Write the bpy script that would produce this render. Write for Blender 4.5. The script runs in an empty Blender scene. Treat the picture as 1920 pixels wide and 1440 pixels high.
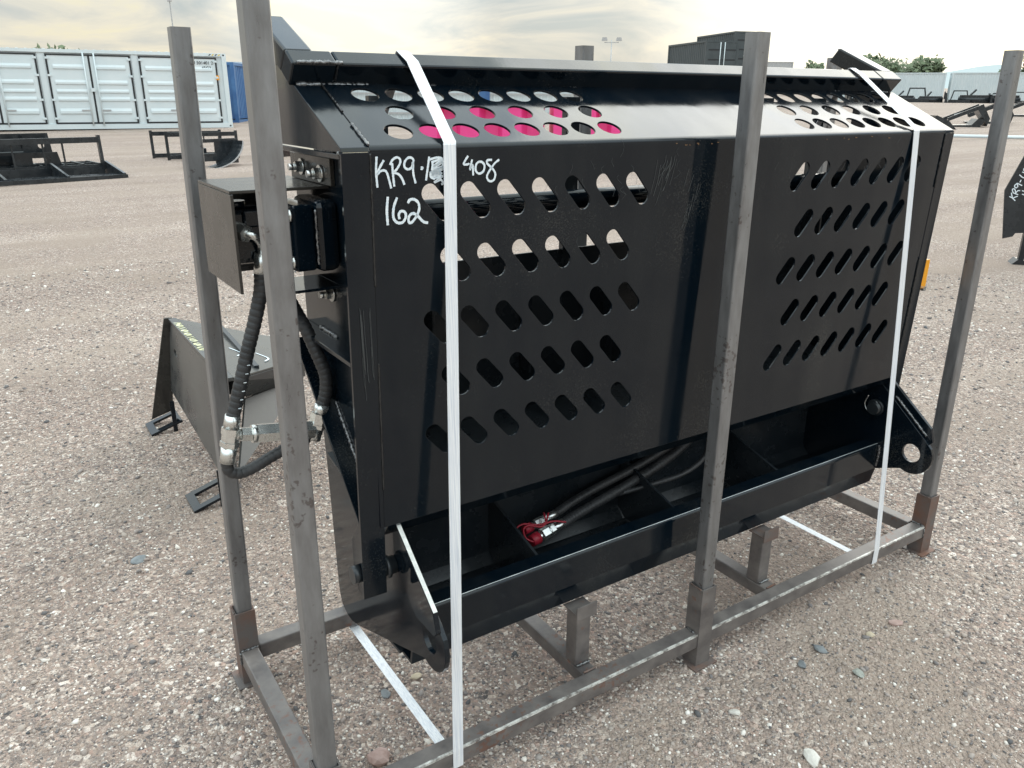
import bpy, bmesh, math, random
import numpy as np
from mathutils import Vector, Matrix
R = math.radians
random.seed(7); rng = np.random.default_rng(11)
scene = bpy.context.scene
col = scene.collection

# ------------------------------------------------------------------ camera
YAW, PITCH, ROLL = R(33.149), R(19.855), R(.355)
cd = bpy.data.cameras.new('camera'); cam = bpy.data.objects.new('camera', cd); col.objects.link(cam)
fw = Vector((math.sin(YAW)*math.cos(PITCH), math.cos(YAW)*math.cos(PITCH), -math.sin(PITCH)))
rt = Vector((math.cos(YAW), -math.sin(YAW), 0)); up = rt.cross(fw)
r2 = rt*math.cos(ROLL)+up*math.sin(ROLL); u2 = up*math.cos(ROLL)-rt*math.sin(ROLL)
m = Matrix((r2, u2, -fw)).transposed().to_4x4(); m.translation = (-.40381, -1.3565, 1.6)
cam.matrix_world = m
cd.sensor_fit = 'HORIZONTAL'; cd.sensor_width = 36; cd.lens = 36*1493.64/1920
cd.clip_start = .02; cd.clip_end = 9000
scene.camera = cam

# ------------------------------------------------------------------ sky, sun, exposure
SUN_AZ, SUN_EL = R(72), R(30)          # azimuth from +y towards +x
sdir = Vector((math.sin(SUN_AZ)*math.cos(SUN_EL), math.cos(SUN_AZ)*math.cos(SUN_EL), math.sin(SUN_EL)))
w = bpy.data.worlds.new('World'); scene.world = w; w.use_nodes = True
nt = w.node_tree; N = nt.nodes; L = nt.links; N.clear()
def nn(tree, t, **k):
    n = tree.nodes.new(t)
    for a, b in k.items(): setattr(n, a, b)
    return n
out = nn(nt, 'ShaderNodeOutputWorld')
sky = nn(nt, 'ShaderNodeTexSky', sky_type='NISHITA'); sky.sun_disc = False
sky.sun_elevation = SUN_EL; sky.sun_rotation = SUN_AZ; sky.dust_density = 3; sky.air_density = 1.2
bgs = nn(nt, 'ShaderNodeBackground'); bgs.inputs[1].default_value = .1; L.new(sky.outputs[0], bgs.inputs[0])
tc = nn(nt, 'ShaderNodeTexCoord')
mp = nn(nt, 'ShaderNodeMapping'); mp.inputs['Scale'].default_value = (4.2, 4.2, 17); mp.inputs['Location'].default_value = (.35, 1.3, .2)
L.new(tc.outputs['Generated'], mp.inputs[0])
nz = nn(nt, 'ShaderNodeTexNoise'); nz.inputs['Scale'].default_value = 1.15; nz.inputs['Detail'].default_value = 9; nz.inputs['Roughness'].default_value = .58; nz.inputs['Distortion'].default_value = .6
L.new(mp.outputs[0], nz.inputs['Vector'])
cr = nn(nt, 'ShaderNodeValToRGB'); L.new(nz.outputs[0], cr.inputs[0])
e = cr.color_ramp.elements; e[0].position = .36; e[0].color = (.55, .62, .67, 1); e[1].position = .64; e[1].color = (1.0, .95, .74, 1)
x = e.new(.47); x.color = (.73, .75, .75, 1); x = e.new(.57); x.color = (.92, .89, .80, 1)
# brightening of the cloud deck around the hidden sun
dt = nn(nt, 'ShaderNodeVectorMath', operation='DOT_PRODUCT'); L.new(tc.outputs['Generated'], dt.inputs[0]); dt.inputs[1].default_value = sdir
mr = nn(nt, 'ShaderNodeMapRange', interpolation_type='SMOOTHSTEP'); L.new(dt.outputs['Value'], mr.inputs[0])
mr.inputs[1].default_value = .70; mr.inputs[2].default_value = 1.0; mr.inputs[3].default_value = .93; mr.inputs[4].default_value = 1.02
# a thin gap in the cloud low over the yard
gd = Vector((math.sin(R(22.5))*math.cos(R(5.5)), math.cos(R(22.5))*math.cos(R(5.5)), math.sin(R(5.5))))
d2 = nn(nt, 'ShaderNodeVectorMath', operation='DOT_PRODUCT'); L.new(tc.outputs['Generated'], d2.inputs[0]); d2.inputs[1].default_value = gd
m2 = nn(nt, 'ShaderNodeMapRange', interpolation_type='SMOOTHSTEP'); L.new(d2.outputs['Value'], m2.inputs[0])
m2.inputs[1].default_value = .985; m2.inputs[2].default_value = 1.0; m2.inputs[3].default_value = 0; m2.inputs[4].default_value = .42
# blown-out bank of thin cloud low on the right
g3 = Vector((math.sin(R(62))*math.cos(R(6)), math.cos(R(62))*math.cos(R(6)), math.sin(R(6))))
d3 = nn(nt, 'ShaderNodeVectorMath', operation='DOT_PRODUCT'); L.new(tc.outputs['Generated'], d3.inputs[0]); d3.inputs[1].default_value = g3
m3g = nn(nt, 'ShaderNodeMapRange', interpolation_type='SMOOTHSTEP'); L.new(d3.outputs['Value'], m3g.inputs[0]); m3g.inputs[1].default_value = .925; m3g.inputs[2].default_value = .992; m3g.inputs[3].default_value = 0; m3g.inputs[4].default_value = .75
s3 = nn(nt, 'ShaderNodeMath', operation='ADD'); L.new(m3g.outputs[0], s3.inputs[0]); L.new(m2.outputs[0], s3.inputs[1])
sm = nn(nt, 'ShaderNodeMath', operation='ADD'); L.new(mr.outputs[0], sm.inputs[0]); L.new(s3.outputs[0], sm.inputs[1])
sz = nn(nt, 'ShaderNodeSeparateXYZ'); L.new(tc.outputs['Generated'], sz.inputs[0])
vr = nn(nt, 'ShaderNodeValToRGB'); L.new(sz.outputs[2], vr.inputs[0]); e = vr.color_ramp.elements
e[0].position = 0; e[0].color = (.72, .685, .60, 1); e[1].position = 1; e[1].color = (.86, .97, 1.0, 1)
x = e.new(.14); x.color = (.66, .66, .64, 1); x = e.new(.45); x.color = (.78, .88, .98, 1)
mc = nn(nt, 'ShaderNodeMix', data_type='RGBA', blend_type='MULTIPLY'); mc.inputs[0].default_value = 1; L.new(cr.outputs[0], mc.inputs[6]); L.new(vr.outputs[0], mc.inputs[7])
bgc = nn(nt, 'ShaderNodeBackground'); L.new(mc.outputs[2], bgc.inputs[0]); vb = nn(nt, 'ShaderNodeMapRange', interpolation_type='SMOOTHSTEP'); L.new(sz.outputs[2], vb.inputs[0]); vb.inputs[1].default_value = .08; vb.inputs[2].default_value = .62; vb.inputs[3].default_value = .9; vb.inputs[4].default_value = 1.95
sb_ = nn(nt, 'ShaderNodeMath', operation='MULTIPLY'); L.new(sm.outputs[0], sb_.inputs[0]); L.new(vb.outputs[0], sb_.inputs[1]); L.new(sb_.outputs[0], bgc.inputs[1])
mx = nn(nt, 'ShaderNodeMixShader'); mx.inputs[0].default_value = .9; L.new(bgs.outputs[0], mx.inputs[1]); L.new(bgc.outputs[0], mx.inputs[2])
L.new(mx.outputs[0], out.inputs[0])
sl = bpy.data.lights.new('sun', 'SUN'); sl.energy = 0.6; sl.angle = R(45); sl.color = (1, .95, .86)
so = bpy.data.objects.new('sun', sl); col.objects.link(so); so.rotation_euler = sdir.to_track_quat('Z', 'Y').to_euler()
vs = scene.view_settings; vs.view_transform = 'Standard'; vs.look = 'None'; vs.exposure = 0.75; vs.gamma = 1

# ------------------------------------------------------------------ materials
MATS = {}
def mat(name, base, rough=.5, metal=0., var=0., vscale=8., base2=None, stretch=(1,1,1), bump=0., bscale=60., rvar=0., coat=0., spec=.5, lo=.35, hi=.65, detail=6, wavy=0.):
    M = bpy.data.materials.new(name); M.use_nodes = True; t = M.node_tree
    b = t.nodes['Principled BSDF']
    b.inputs['Base Color'].default_value = (*base, 1); b.inputs['Roughness'].default_value = rough; b.inputs['Metallic'].default_value = metal
    b.inputs['Specular IOR Level'].default_value = spec
    if coat: b.inputs['Coat Weight'].default_value = coat; b.inputs['Coat Roughness'].default_value = .08
    if base2 or rvar or bump:
        c = nn(t, 'ShaderNodeTexCoord'); mpp = nn(t, 'ShaderNodeMapping'); mpp.inputs['Scale'].default_value = stretch
        t.links.new(c.outputs['Object'], mpp.inputs[0])
    if base2 or rvar:
        n = nn(t, 'ShaderNodeTexNoise'); n.inputs['Scale'].default_value = vscale; n.inputs['Detail'].default_value = detail; n.inputs['Roughness'].default_value = .62
        t.links.new(mpp.outputs[0], n.inputs['Vector'])
    if base2:
        r = nn(t, 'ShaderNodeValToRGB'); r.color_ramp.elements[0].position = lo; r.color_ramp.elements[1].position = hi
        r.color_ramp.elements[0].color = (*base, 1); r.color_ramp.elements[1].color = (*base2, 1)
        t.links.new(n.outputs[0], r.inputs[0]); t.links.new(r.outputs[0], b.inputs['Base Color'])
    if rvar:
        q = nn(t, 'ShaderNodeMapRange'); q.inputs[1].default_value = .3; q.inputs[2].default_value = .7
        q.inputs[3].default_value = max(.02, rough-rvar); q.inputs[4].default_value = rough+rvar
        t.links.new(n.outputs[0], q.inputs[0]); t.links.new(q.outputs[0], b.inputs['Roughness'])
    if bump:
        n2 = nn(t, 'ShaderNodeTexNoise'); n2.inputs['Scale'].default_value = bscale; n2.inputs['Detail'].default_value = 4
        t.links.new(mpp.outputs[0], n2.inputs['Vector'])
        bp = nn(t, 'ShaderNodeBump'); bp.inputs['Strength'].default_value = bump; bp.inputs['Distance'].default_value = .004
        t.links.new(n2.outputs[0], bp.inputs['Height']); t.links.new(bp.outputs[0], b.inputs['Normal'])
        if wavy:                                   # slow waviness of sheet metal
            n4 = nn(t, 'ShaderNodeTexNoise'); n4.inputs['Scale'].default_value = 3.2; n4.inputs['Detail'].default_value = 1; t.links.new(mpp.outputs[0], n4.inputs['Vector'])
            b4 = nn(t, 'ShaderNodeBump'); b4.inputs['Strength'].default_value = wavy; b4.inputs['Distance'].default_value = .03
            t.links.new(n4.outputs[0], b4.inputs['Height']); t.links.new(b4.outputs[0], bp.inputs['Normal'])
    MATS[name] = M; return M
BLACK = mat('black_gloss_paint', (.0018,.0055,.0100), .12, base2=(.0085,.0120,.0155), vscale=5, stretch=(2.2,1,.45), rvar=.075, bump=.015, bscale=60, wavy=.10, spec=.38, lo=.4, hi=.75)
# dust specks lying on the black paint
def add_specks(M, colr, scale, lo, hi):
    t = M.node_tree; b = t.nodes['Principled BSDF']; src = b.inputs['Base Color'].links[0].from_socket
    c = nn(t, 'ShaderNodeTexCoord'); n = nn(t, 'ShaderNodeTexNoise'); n.inputs['Scale'].default_value = scale; n.inputs['Detail'].default_value = 2
    n3 = nn(t, 'ShaderNodeTexNoise'); n3.inputs['Scale'].default_value = 4; n3.inputs['Detail'].default_value = 5
    t.links.new(c.outputs['Object'], n.inputs['Vector']); t.links.new(c.outputs['Object'], n3.inputs['Vector'])
    mlt = nn(t, 'ShaderNodeMath', operation='MULTIPLY'); t.links.new(n.outputs[0], mlt.inputs[0]); t.links.new(n3.outputs[0], mlt.inputs[1])
    q = nn(t, 'ShaderNodeMapRange'); q.inputs[1].default_value = lo; q.inputs[2].default_value = hi; t.links.new(mlt.outputs[0], q.inputs[0])
    q.inputs[4].default_value = .55
    mi = nn(t, 'ShaderNodeMix', data_type='RGBA'); t.links.new(q.outputs[0], mi.inputs[0]); t.links.new(src, mi.inputs[6]); mi.inputs[7].default_value = (*colr, 1)
    t.links.new(mi.outputs[2], b.inputs['Base Color'])
add_specks(BLACK, (.055,.055,.05), 240, .33, .48)
BLACKM = mat('black_satin_paint', (.010,.014,.018), .27, base2=(.026,.030,.034), vscale=5, rvar=.1, bump=.05, bscale=60)
DUSTLIT = mat('dusty_sky_lit_paint', (.035,.037,.04), .3, base2=(.10,.098,.092), vscale=4, rvar=.1, bump=.05, bscale=50)  # dusty black, paled further: sky reflection on the bucket plates put into the colour
BOX = mat('bracket_worn_paint', (.018,.017,.016), .26, base2=(.042,.038,.033), vscale=7, rvar=.1, bump=.05, bscale=50)
STEEL = mat('mill_scale_steel', (.165,.162,.165), .38, .6, base2=(.30,.30,.305), vscale=11, stretch=(3.2,3.2,.7), rvar=.12, bump=.08, bscale=50, lo=.25, hi=.75)
add_specks(STEEL, (.06,.035,.028), 75, .345, .39)
RAIL = mat('rail_steel', (.10,.09,.09), .5, .3, base2=(.24,.215,.20), vscale=13, stretch=(1,1,1.3), rvar=.12, bump=.12, bscale=60, lo=.3, hi=.75)
add_specks(RAIL, (.20,.075,.04), 60, .35, .43)
RUST = mat('rusting_sleeve_steel', (.13,.115,.11), .6, .2, base2=(.19,.085,.05), vscale=9, rvar=.1, bump=.15, bscale=60, lo=.42, hi=.72)
BARE = mat('scuffed_bare_edge', (.17,.15,.14), .45, .2, base2=(.72,.71,.67), vscale=55, bump=.3, bscale=120, lo=.36, hi=.60)
EDGE = mat('sky_lit_plate_edge', (.50,.50,.48), .4, .3, base2=(.75,.74,.70), vscale=40)  # pale colour for a black edge mirroring the sky
ZINC = mat('zinc_plate', (.62,.63,.62), .26, .95, base2=(.75,.76,.74), vscale=30, rvar=.08)
WELD = mat('weld_metal', (.10,.10,.105), .28, .7, base2=(.32,.32,.32), vscale=120, rvar=.12, lo=.4, hi=.7)
WELDB = mat('painted_weld', (.012,.012,.013), .18, 0, base2=(.03,.03,.03), vscale=60, rvar=.08)
RUBBER = mat('hose_wrap', (.018,.019,.021), .5, base2=(.04,.04,.042), vscale=18, rvar=.1)
STRAP = mat('white_strap', (.56,.59,.66), .42, base2=(.84,.84,.85), vscale=60, stretch=(9,1,.12), bump=.35, bscale=90, lo=.3, hi=.6)
MARK = mat('paint_marker', (.62,.72,.80), .6, base2=(.84,.89,.92), vscale=220, lo=.35, hi=.6)
YMARK = mat('yellow_marker', (.75,.72,.35), .6, base2=(.85,.85,.7), vscale=90)
RED = mat('red_plastic', (.26,.010,.022), .45, base2=(.36,.016,.035), vscale=20)
ORANGE = mat('orange_paint', (.85,.34,.01), .4, base2=(.9,.4,.02), vscale=10)
CWHITE = mat('container_white', (.63,.71,.735), .45, base2=(.69,.755,.775), vscale=1.2, rvar=.08)
CWHITE2 = mat('container_grey_white', (.55,.62,.64), .5, base2=(.61,.665,.68), vscale=1., rvar=.08)
CBLUE = mat('container_blue', (.03,.10,.26), .45, base2=(.06,.16,.34), vscale=2., rvar=.1)
CDARK = mat('container_dark', (.04,.052,.057), .5, base2=(.06,.072,.078), vscale=1.5, rvar=.1)
GASKET = mat('gasket', (.02,.022,.025), .7)
PINK = mat('pink_paint', (.80,.055,.26), .42, base2=(.84,.07,.30), vscale=2)
YEL = mat('yellow_paint', (.72,.52,.06), .45, base2=(.76,.58,.1), vscale=4)
MRED = mat('red_machine_paint', (.75,.09,.04), .5, base2=(.8,.14,.07), vscale=5)
GREY = mat('galvanised', (.4,.41,.42), .45, .4, base2=(.5,.5,.5), vscale=6)
BARK = mat('bark', (.09,.065,.045), .9, base2=(.13,.10,.07), vscale=10)
STONE = [mat('stone_'+n, a, .75, base2=b2, vscale=40, bump=.3, bscale=90) for n, a, b2 in (
    ('pink', (.33,.22,.19), (.42,.30,.27)), ('slate', (.15,.165,.175), (.23,.245,.255)), ('green', (.27,.285,.255), (.34,.35,.315)),
    ('white', (.55,.52,.47), (.68,.65,.6)), ('tan', (.46,.38,.27), (.55,.47,.36)))]
def leaf_mat(name, a, b2):
    M = mat(name, a, .7); t = M.node_tree; b = t.nodes['Principled BSDF']
    g = nn(t, 'ShaderNodeNewGeometry'); r = nn(t, 'ShaderNodeValToRGB'); r.color_ramp.elements[0].color = (*a, 1); r.color_ramp.elements[1].color = (*b2, 1)
    t.links.new(g.outputs['Random Per Island'], r.inputs[0]); t.links.new(r.outputs[0], b.inputs['Base Color']); return M
LEAF = leaf_mat('hazed_foliage', (.09,.13,.065), (.20,.24,.14))  # greens lightened to carry the haze of distance

def gravel_colors(t, fac):
    r = nn(t, 'ShaderNodeValToRGB'); r.color_ramp.interpolation = 'LINEAR'
    els = [(0,(.10,.10,.105)),(.12,(.21,.19,.185)),(.3,(.32,.265,.235)),(.5,(.41,.345,.30)),(.66,(.31,.28,.265)),(.78,(.45,.335,.29)),(.86,(.60,.54,.48)),(1,(.84,.80,.75))]
    e = r.color_ramp.elements
    e[0].position, e[0].color = els[0][0], (*els[0][1], 1); e[1].position, e[1].color = 1, (*els[-1][1], 1)
    for p, c in els[1:-1]:
        q = e.new(p); q.color = (*c, 1)
    t.links.new(fac, r.inputs[0]); return r.outputs[0]
GM = bpy.data.materials.new('gravel_ground'); GM.use_nodes = True; t = GM.node_tree; b = t.nodes['Principled BSDF']; b.inputs['Roughness'].default_value = .9; b.inputs['Specular IOR Level'].default_value = .2
c = nn(t, 'ShaderNodeTexCoord')
def vor(scale, feat='F1'):
    v = nn(t, 'ShaderNodeTexVoronoi', feature=feat); v.inputs['Scale'].default_value = scale; t.links.new(c.outputs['Object'], v.inputs['Vector']); return v
v1, v2 = vor(75), vor(170)
sx = nn(t, 'ShaderNodeSeparateColor'); t.links.new(v1.outputs['Color'], sx.inputs[0])
sx2 = nn(t, 'ShaderNodeSeparateColor'); t.links.new(v2.outputs['Color'], sx2.inputs[0])
c1 = gravel_colors(t, sx.outputs[0]); c2 = gravel_colors(t, sx2.outputs[1])
nb = nn(t, 'ShaderNodeTexNoise'); nb.inputs['Scale'].default_value = 18; nb.inputs['Detail'].default_value = 4; t.links.new(c.outputs['Object'], nb.inputs['Vector'])
qb = nn(t, 'ShaderNodeMapRange'); qb.inputs[1].default_value = .42; qb.inputs[2].default_value = .58; t.links.new(nb.outputs[0], qb.inputs[0])
m1 = nn(t, 'ShaderNodeMix', data_type='RGBA'); t.links.new(qb.outputs[0], m1.inputs[0]); t.links.new(c2, m1.inputs[6]); t.links.new(c1, m1.inputs[7])
# fine dirt between the stones and broad soil patches
nl = nn(t, 'ShaderNodeTexNoise'); nl.inputs['Scale'].default_value = .9; nl.inputs['Detail'].default_value = 6; nl.inputs['Roughness'].default_value = .6; t.links.new(c.outputs['Object'], nl.inputs['Vector'])
ql = nn(t, 'ShaderNodeMapRange'); ql.inputs[1].default_value = .46; ql.inputs[2].default_value = .62; ql.inputs[3].default_value = .05; ql.inputs[4].default_value = .75; t.links.new(nl.outputs[0], ql.inputs[0])
m2_ = nn(t, 'ShaderNodeMix', data_type='RGBA'); t.links.new(ql.outputs[0], m2_.inputs[0]); t.links.new(m1.outputs[2], m2_.inputs[6]); m2_.inputs[7].default_value = (.36,.31,.27,1)
mpv = nn(t, 'ShaderNodeMapping'); mpv.inputs['Rotation'].default_value = (0,0,R(-34)); mpv.inputs['Scale'].default_value = (.07, .8, 1); t.links.new(c.outputs['Object'], mpv.inputs[0])
nt2 = nn(t, 'ShaderNodeTexNoise'); nt2.inputs['Scale'].default_value = 1.6; nt2.inputs['Detail'].default_value = 6; t.links.new(mpv.outputs[0], nt2.inputs['Vector'])
rt2 = nn(t, 'ShaderNodeValToRGB'); rt2.color_ramp.elements[0].color = (.86,.785,.75,1); rt2.color_ramp.elements[1].color = (1.06,.985,.945,1); rt2.color_ramp.elements[0].position = .35; rt2.color_ramp.elements[1].position = .65; t.links.new(nt2.outputs[0], rt2.inputs[0])
m3 = nn(t, 'ShaderNodeMix', data_type='RGBA', blend_type='MULTIPLY'); m3.inputs[0].default_value = 1; t.links.new(m2_.outputs[2], m3.inputs[6]); t.links.new(rt2.outputs[0], m3.inputs[7])
t.links.new(m3.outputs[2], b.inputs['Base Color'])
ad = nn(t, 'ShaderNodeMath', operation='ADD'); t.links.new(v1.outputs['Distance'], ad.inputs[0])
ml = nn(t, 'ShaderNodeMath', operation='MULTIPLY'); t.links.new(v2.outputs['Distance'], ml.inputs[0]); ml.inputs[1].default_value = .5; t.links.new(ml.outputs[0], ad.inputs[1])
bp = nn(t, 'ShaderNodeBump'); bp.invert = True; bp.inputs['Strength'].default_value = .85; bp.inputs['Distance'].default_value = .012; t.links.new(ad.outputs[0], bp.inputs['Height']); t.links.new(bp.outputs[0], b.inputs['Normal'])
PM = bpy.data.materials.new('gravel_stones'); PM.use_nodes = True; t = PM.node_tree; b = t.nodes['Principled BSDF']; b.inputs['Roughness'].default_value = .82; b.inputs['Specular IOR Level'].default_value = .25
g = nn(t, 'ShaderNodeNewGeometry'); t.links.new(gravel_colors(t, g.outputs['Random Per Island']), b.inputs['Base Color'])

# ------------------------------------------------------------------ helpers
def link(name, me, M=None, parent=None):
    o = bpy.data.objects.new(name, me); col.objects.link(o)
    if M is not None and me is not None:
        me.materials.clear(); me.materials.append(M)
    if parent is not None:
        o.parent = parent; o.matrix_parent_inverse = parent.matrix_world.inverted()
    return o
def tag(o, label=None, cat=None, group=None, kind=None):
    if label: o['label'] = label
    if cat: o['category'] = cat
    if group: o['group'] = group
    if kind: o['kind'] = kind
    return o
def thing(name, loc, label, cat, rz=0, group=None):
    o = bpy.data.objects.new(name, None); col.objects.link(o); o.empty_display_size = .1
    o.matrix_world = Matrix.Translation(loc) @ Matrix.Rotation(rz, 4, 'Z')
    return tag(o, label, cat, group)
def bm_mesh(bm, name, smooth=False):
    bmesh.ops.recalc_face_normals(bm, faces=bm.faces)
    me = bpy.data.meshes.new(name); bm.to_mesh(me); bm.free()
    if smooth:
        for p in me.polygons: p.use_smooth = True
    return me
class MB:
    """collects shapes in one bmesh; optional transform T applied to everything"""
    def __init__(s, T=None): s.bm = bmesh.new(); s.T = T
    def _p(s, p): return (s.T @ Vector(p)) if s.T is not None else Vector(p)
    def box(s, a, b, bev=0):
        return s.prism([(a[1],a[2]),(b[1],a[2]),(b[1],b[2]),(a[1],b[2])], a[0], b[0], 'x', bev)
    def prism(s, poly, a0, a1, ax='x', bev=0):
        f = {'x': lambda u,v,a:(a,u,v), 'y': lambda u,v,a:(u,a,v), 'z': lambda u,v,a:(u,v,a)}[ax]
        A = [s.bm.verts.new(s._p(f(u,v,a0))) for u,v in poly]; B = [s.bm.verts.new(s._p(f(u,v,a1))) for u,v in poly]
        n = len(poly); fs = [s.bm.faces.new(A), s.bm.faces.new(B[::-1])]
        for i in range(n): fs.append(s.bm.faces.new((A[i],B[i],B[(i+1)%n],A[(i+1)%n])))
        if bev:
            ed = list({e for f_ in fs for e in f_.edges})
            bmesh.ops.bevel(s.bm, geom=ed, offset=bev, segments=2, profile=.5, affect='EDGES')
        return s
    def bar(s, p, q, wd, ht, upv=(0,0,1), bev=0):
        p, q = Vector(p), Vector(q); d = (q-p); l = d.length; d.normalize()
        sd = d.cross(Vector(upv)); 
        if sd.length < 1e-4: sd = Vector((1,0,0))
        sd.normalize(); uu = sd.cross(d)
        T0 = s.T; M_ = Matrix((d, sd, uu)).transposed().to_4x4(); M_.translation = p
        s.T = (T0 @ M_) if T0 is not None else M_
        s.box((0,-wd/2,-ht/2),(l,wd/2,ht/2),bev); s.T = T0; return s
    def cyl(s, p, q, r, n=16, r2=None, cap=True):
        p, q = Vector(p), Vector(q); d = (q-p).normalized(); a = d.orthogonal().normalized(); bb = d.cross(a)
        r2 = r if r2 is None else r2
        A = [s.bm.verts.new(s._p(p+(a*math.cos(2*math.pi*i/n)+bb*math.sin(2*math.pi*i/n))*r)) for i in range(n)]
        B = [s.bm.verts.new(s._p(q+(a*math.cos(2*math.pi*i/n)+bb*math.sin(2*math.pi*i/n))*r2)) for i in range(n)]
        for i in range(n):
            f = s.bm.faces.new((A[i],A[(i+1)%n],B[(i+1)%n],B[i])); f.smooth = n > 8
        if cap: s.bm.faces.new(A[::-1]); s.bm.faces.new(B)
        return s
    def sweep(s, pts, rad, n=10, flat=None, cap=True):
        """tube along points; rad number or list; flat=(w,t,normal) gives a ribbon"""
        P = [Vector(p) for p in pts]; rings = []; a = None
        for i, p in enumerate(P):
            d = (P[min(i+1,len(P)-1)]-P[max(i-1,0)]).normalized()
            if a is None: a = d.orthogonal().normalized()
            a = (a-d*a.dot(d)).normalized(); bb = d.cross(a)
            r = rad[i] if hasattr(rad,'__len__') else rad
            rings.append([s.bm.verts.new(s._p(p+(a*math.cos(2*math.pi*k/n)+bb*math.sin(2*math.pi*k/n))*r)) for k in range(n)])
        for A, B in zip(rings, rings[1:]):
            for k in range(n):
                f = s.bm.faces.new((A[k],A[(k+1)%n],B[(k+1)%n],B[k])); f.smooth = True
        if cap: s.bm.faces.new(rings[0][::-1]); s.bm.faces.new(rings[-1])
        return s
    def quad(s, *ps):
        s.bm.faces.new([s.bm.verts.new(s._p(p)) for p in ps]); return s
    def put(s, name, M, parent=None): return link(name, bm_mesh(s.bm, name), M, parent)
def spline(pts, step):
    """Catmull-Rom through points, resampled at about step"""
    P = [Vector(p) for p in pts]; P = [P[0]*2-P[1]]+P+[P[-1]*2-P[-2]]; o = []
    for i in range(1, len(P)-2):
        a,b_,c_,d = P[i-1:i+3]; n = max(2, int((c_-b_).length/step))
        for k in range(n):
            t_ = k/n; o.append(.5*((2*b_)+(-a+c_)*t_+(2*a-5*b_+4*c_-d)*t_*t_+(-a+3*b_-3*c_+d)*t_**3))
    o.append(P[-2]); return o
def plate(name, outer, holes, thick, T, M, parent, bev=.001):
    """flat plate with openings: 2D outline in (u,v), set in space by T (u,v,n columns)"""
    cu = bpy.data.curves.new(name, 'CURVE'); cu.dimensions = '2D'; cu.fill_mode = 'BOTH'; cu.extrude = thick/2-bev; cu.bevel_depth = bev; cu.bevel_resolution = 1; cu.offset = -bev
    for loop in [outer]+holes:
        sp = cu.splines.new('POLY'); sp.points.add(len(loop)-1)
        for p_, q in zip(sp.points, loop): p_.co = (q[0], q[1], 0, 1)
        sp.use_cyclic_u = True
    ob = bpy.data.objects.new('tmp', cu); col.objects.link(ob)
    dg = bpy.context.evaluated_depsgraph_get(); dg.update()
    me = bpy.data.meshes.new_from_object(ob.evaluated_get(dg)); bpy.data.objects.remove(ob); bpy.data.curves.remove(cu)
    me.transform(T); me.name = name
    for p_ in me.polygons: p_.use_smooth = False
    return link(name, me, M, parent)
def frame(o, u, v):
    u, v = Vector(u).normalized(), Vector(v).normalized(); n = u.cross(v)
    M_ = Matrix((u, v, n)).transposed().to_4x4(); M_.translation = o; return M_
def circle(cx, cy, r, n=28): return [(cx+r*math.cos(2*math.pi*i/n), cy+r*math.sin(2*math.pi*i/n)) for i in range(n)]
def slot(cx, cy, dx, dy, wd, n=9):
    a = math.atan2(dy, dx); r = wd/2; o = []
    for s_, (ex, ey) in ((0,(cx+dx/2,cy+dy/2)),(1,(cx-dx/2,cy-dy/2))):
        for k in range(n+1):
            th = a-math.pi/2+math.pi*k/n+(math.pi if s_ else 0); o.append((ex+r*math.cos(th), ey+r*math.sin(th)))
    return o
def weld(name, pts, r, parent, M=None, step=.0035):
    P = spline(pts, step); rr = [r*(.7+.45*random.random()) for _ in P]
    P = [p+Vector((random.uniform(-1,1),random.uniform(-1,1),random.uniform(-1,1)))*r*.22 for p in P]
    return MB().sweep(P, rr, 7).put(name, M or WELD, parent)
def text_mesh(name, s_, size, T, M, parent):
    cu = bpy.data.curves.new(name, 'FONT'); cu.body = s_; cu.size = size; cu.extrude = .004
    ob = bpy.data.objects.new('tmp', cu); col.objects.link(ob); dg = bpy.context.evaluated_depsgraph_get(); dg.update()
    me = bpy.data.meshes.new_from_object(ob.evaluated_get(dg)); bpy.data.objects.remove(ob); me.transform(T); return link(name, me, M, parent)

# ------------------------------------------------------------------ ground: level round the rack, rising gently beyond
SL, D0 = .0145, 4.
def depth(x, y): return (x+.40381)*math.sin(YAW)+(y+1.3565)*math.cos(YAW)
def gz(x, y): return SL*max(0., depth(x, y)-D0)
def build_ground():
    us = np.concatenate([np.linspace(-60, 60, 61), np.array([-4000,-1500,-600,-250,-120,120,250,600,1500,4000.])]); us.sort()
    ds = np.concatenate([np.array([-3000,-800,-200,-60,-20,-8]), np.linspace(-4, 40, 45), np.array([50,65,85,110,150,220,350,600,1200,2500,5000.])])
    V = []; f = Vector((math.sin(YAW), math.cos(YAW), 0)); r = Vector((math.cos(YAW), -math.sin(YAW), 0)); o = Vector((-.40381,-1.3565,0))
    for d in ds:
        for u in us:
            p = o+f*d+r*u; V.append((p.x, p.y, SL*max(0, min(d, 900)-D0)))
    n = len(us); F = [(i*n+j, i*n+j+1, (i+1)*n+j+1, (i+1)*n+j) for i in range(len(ds)-1) for j in range(n-1)]
    me = bpy.data.meshes.new('ground'); me.from_pydata(V, [], F); me.update()
    for p in me.polygons: p.use_smooth = True
    return tag(link('ground', me, GM), 'tan and grey compacted gravel yard reaching the horizon', kind='structure')
build_ground()

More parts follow.
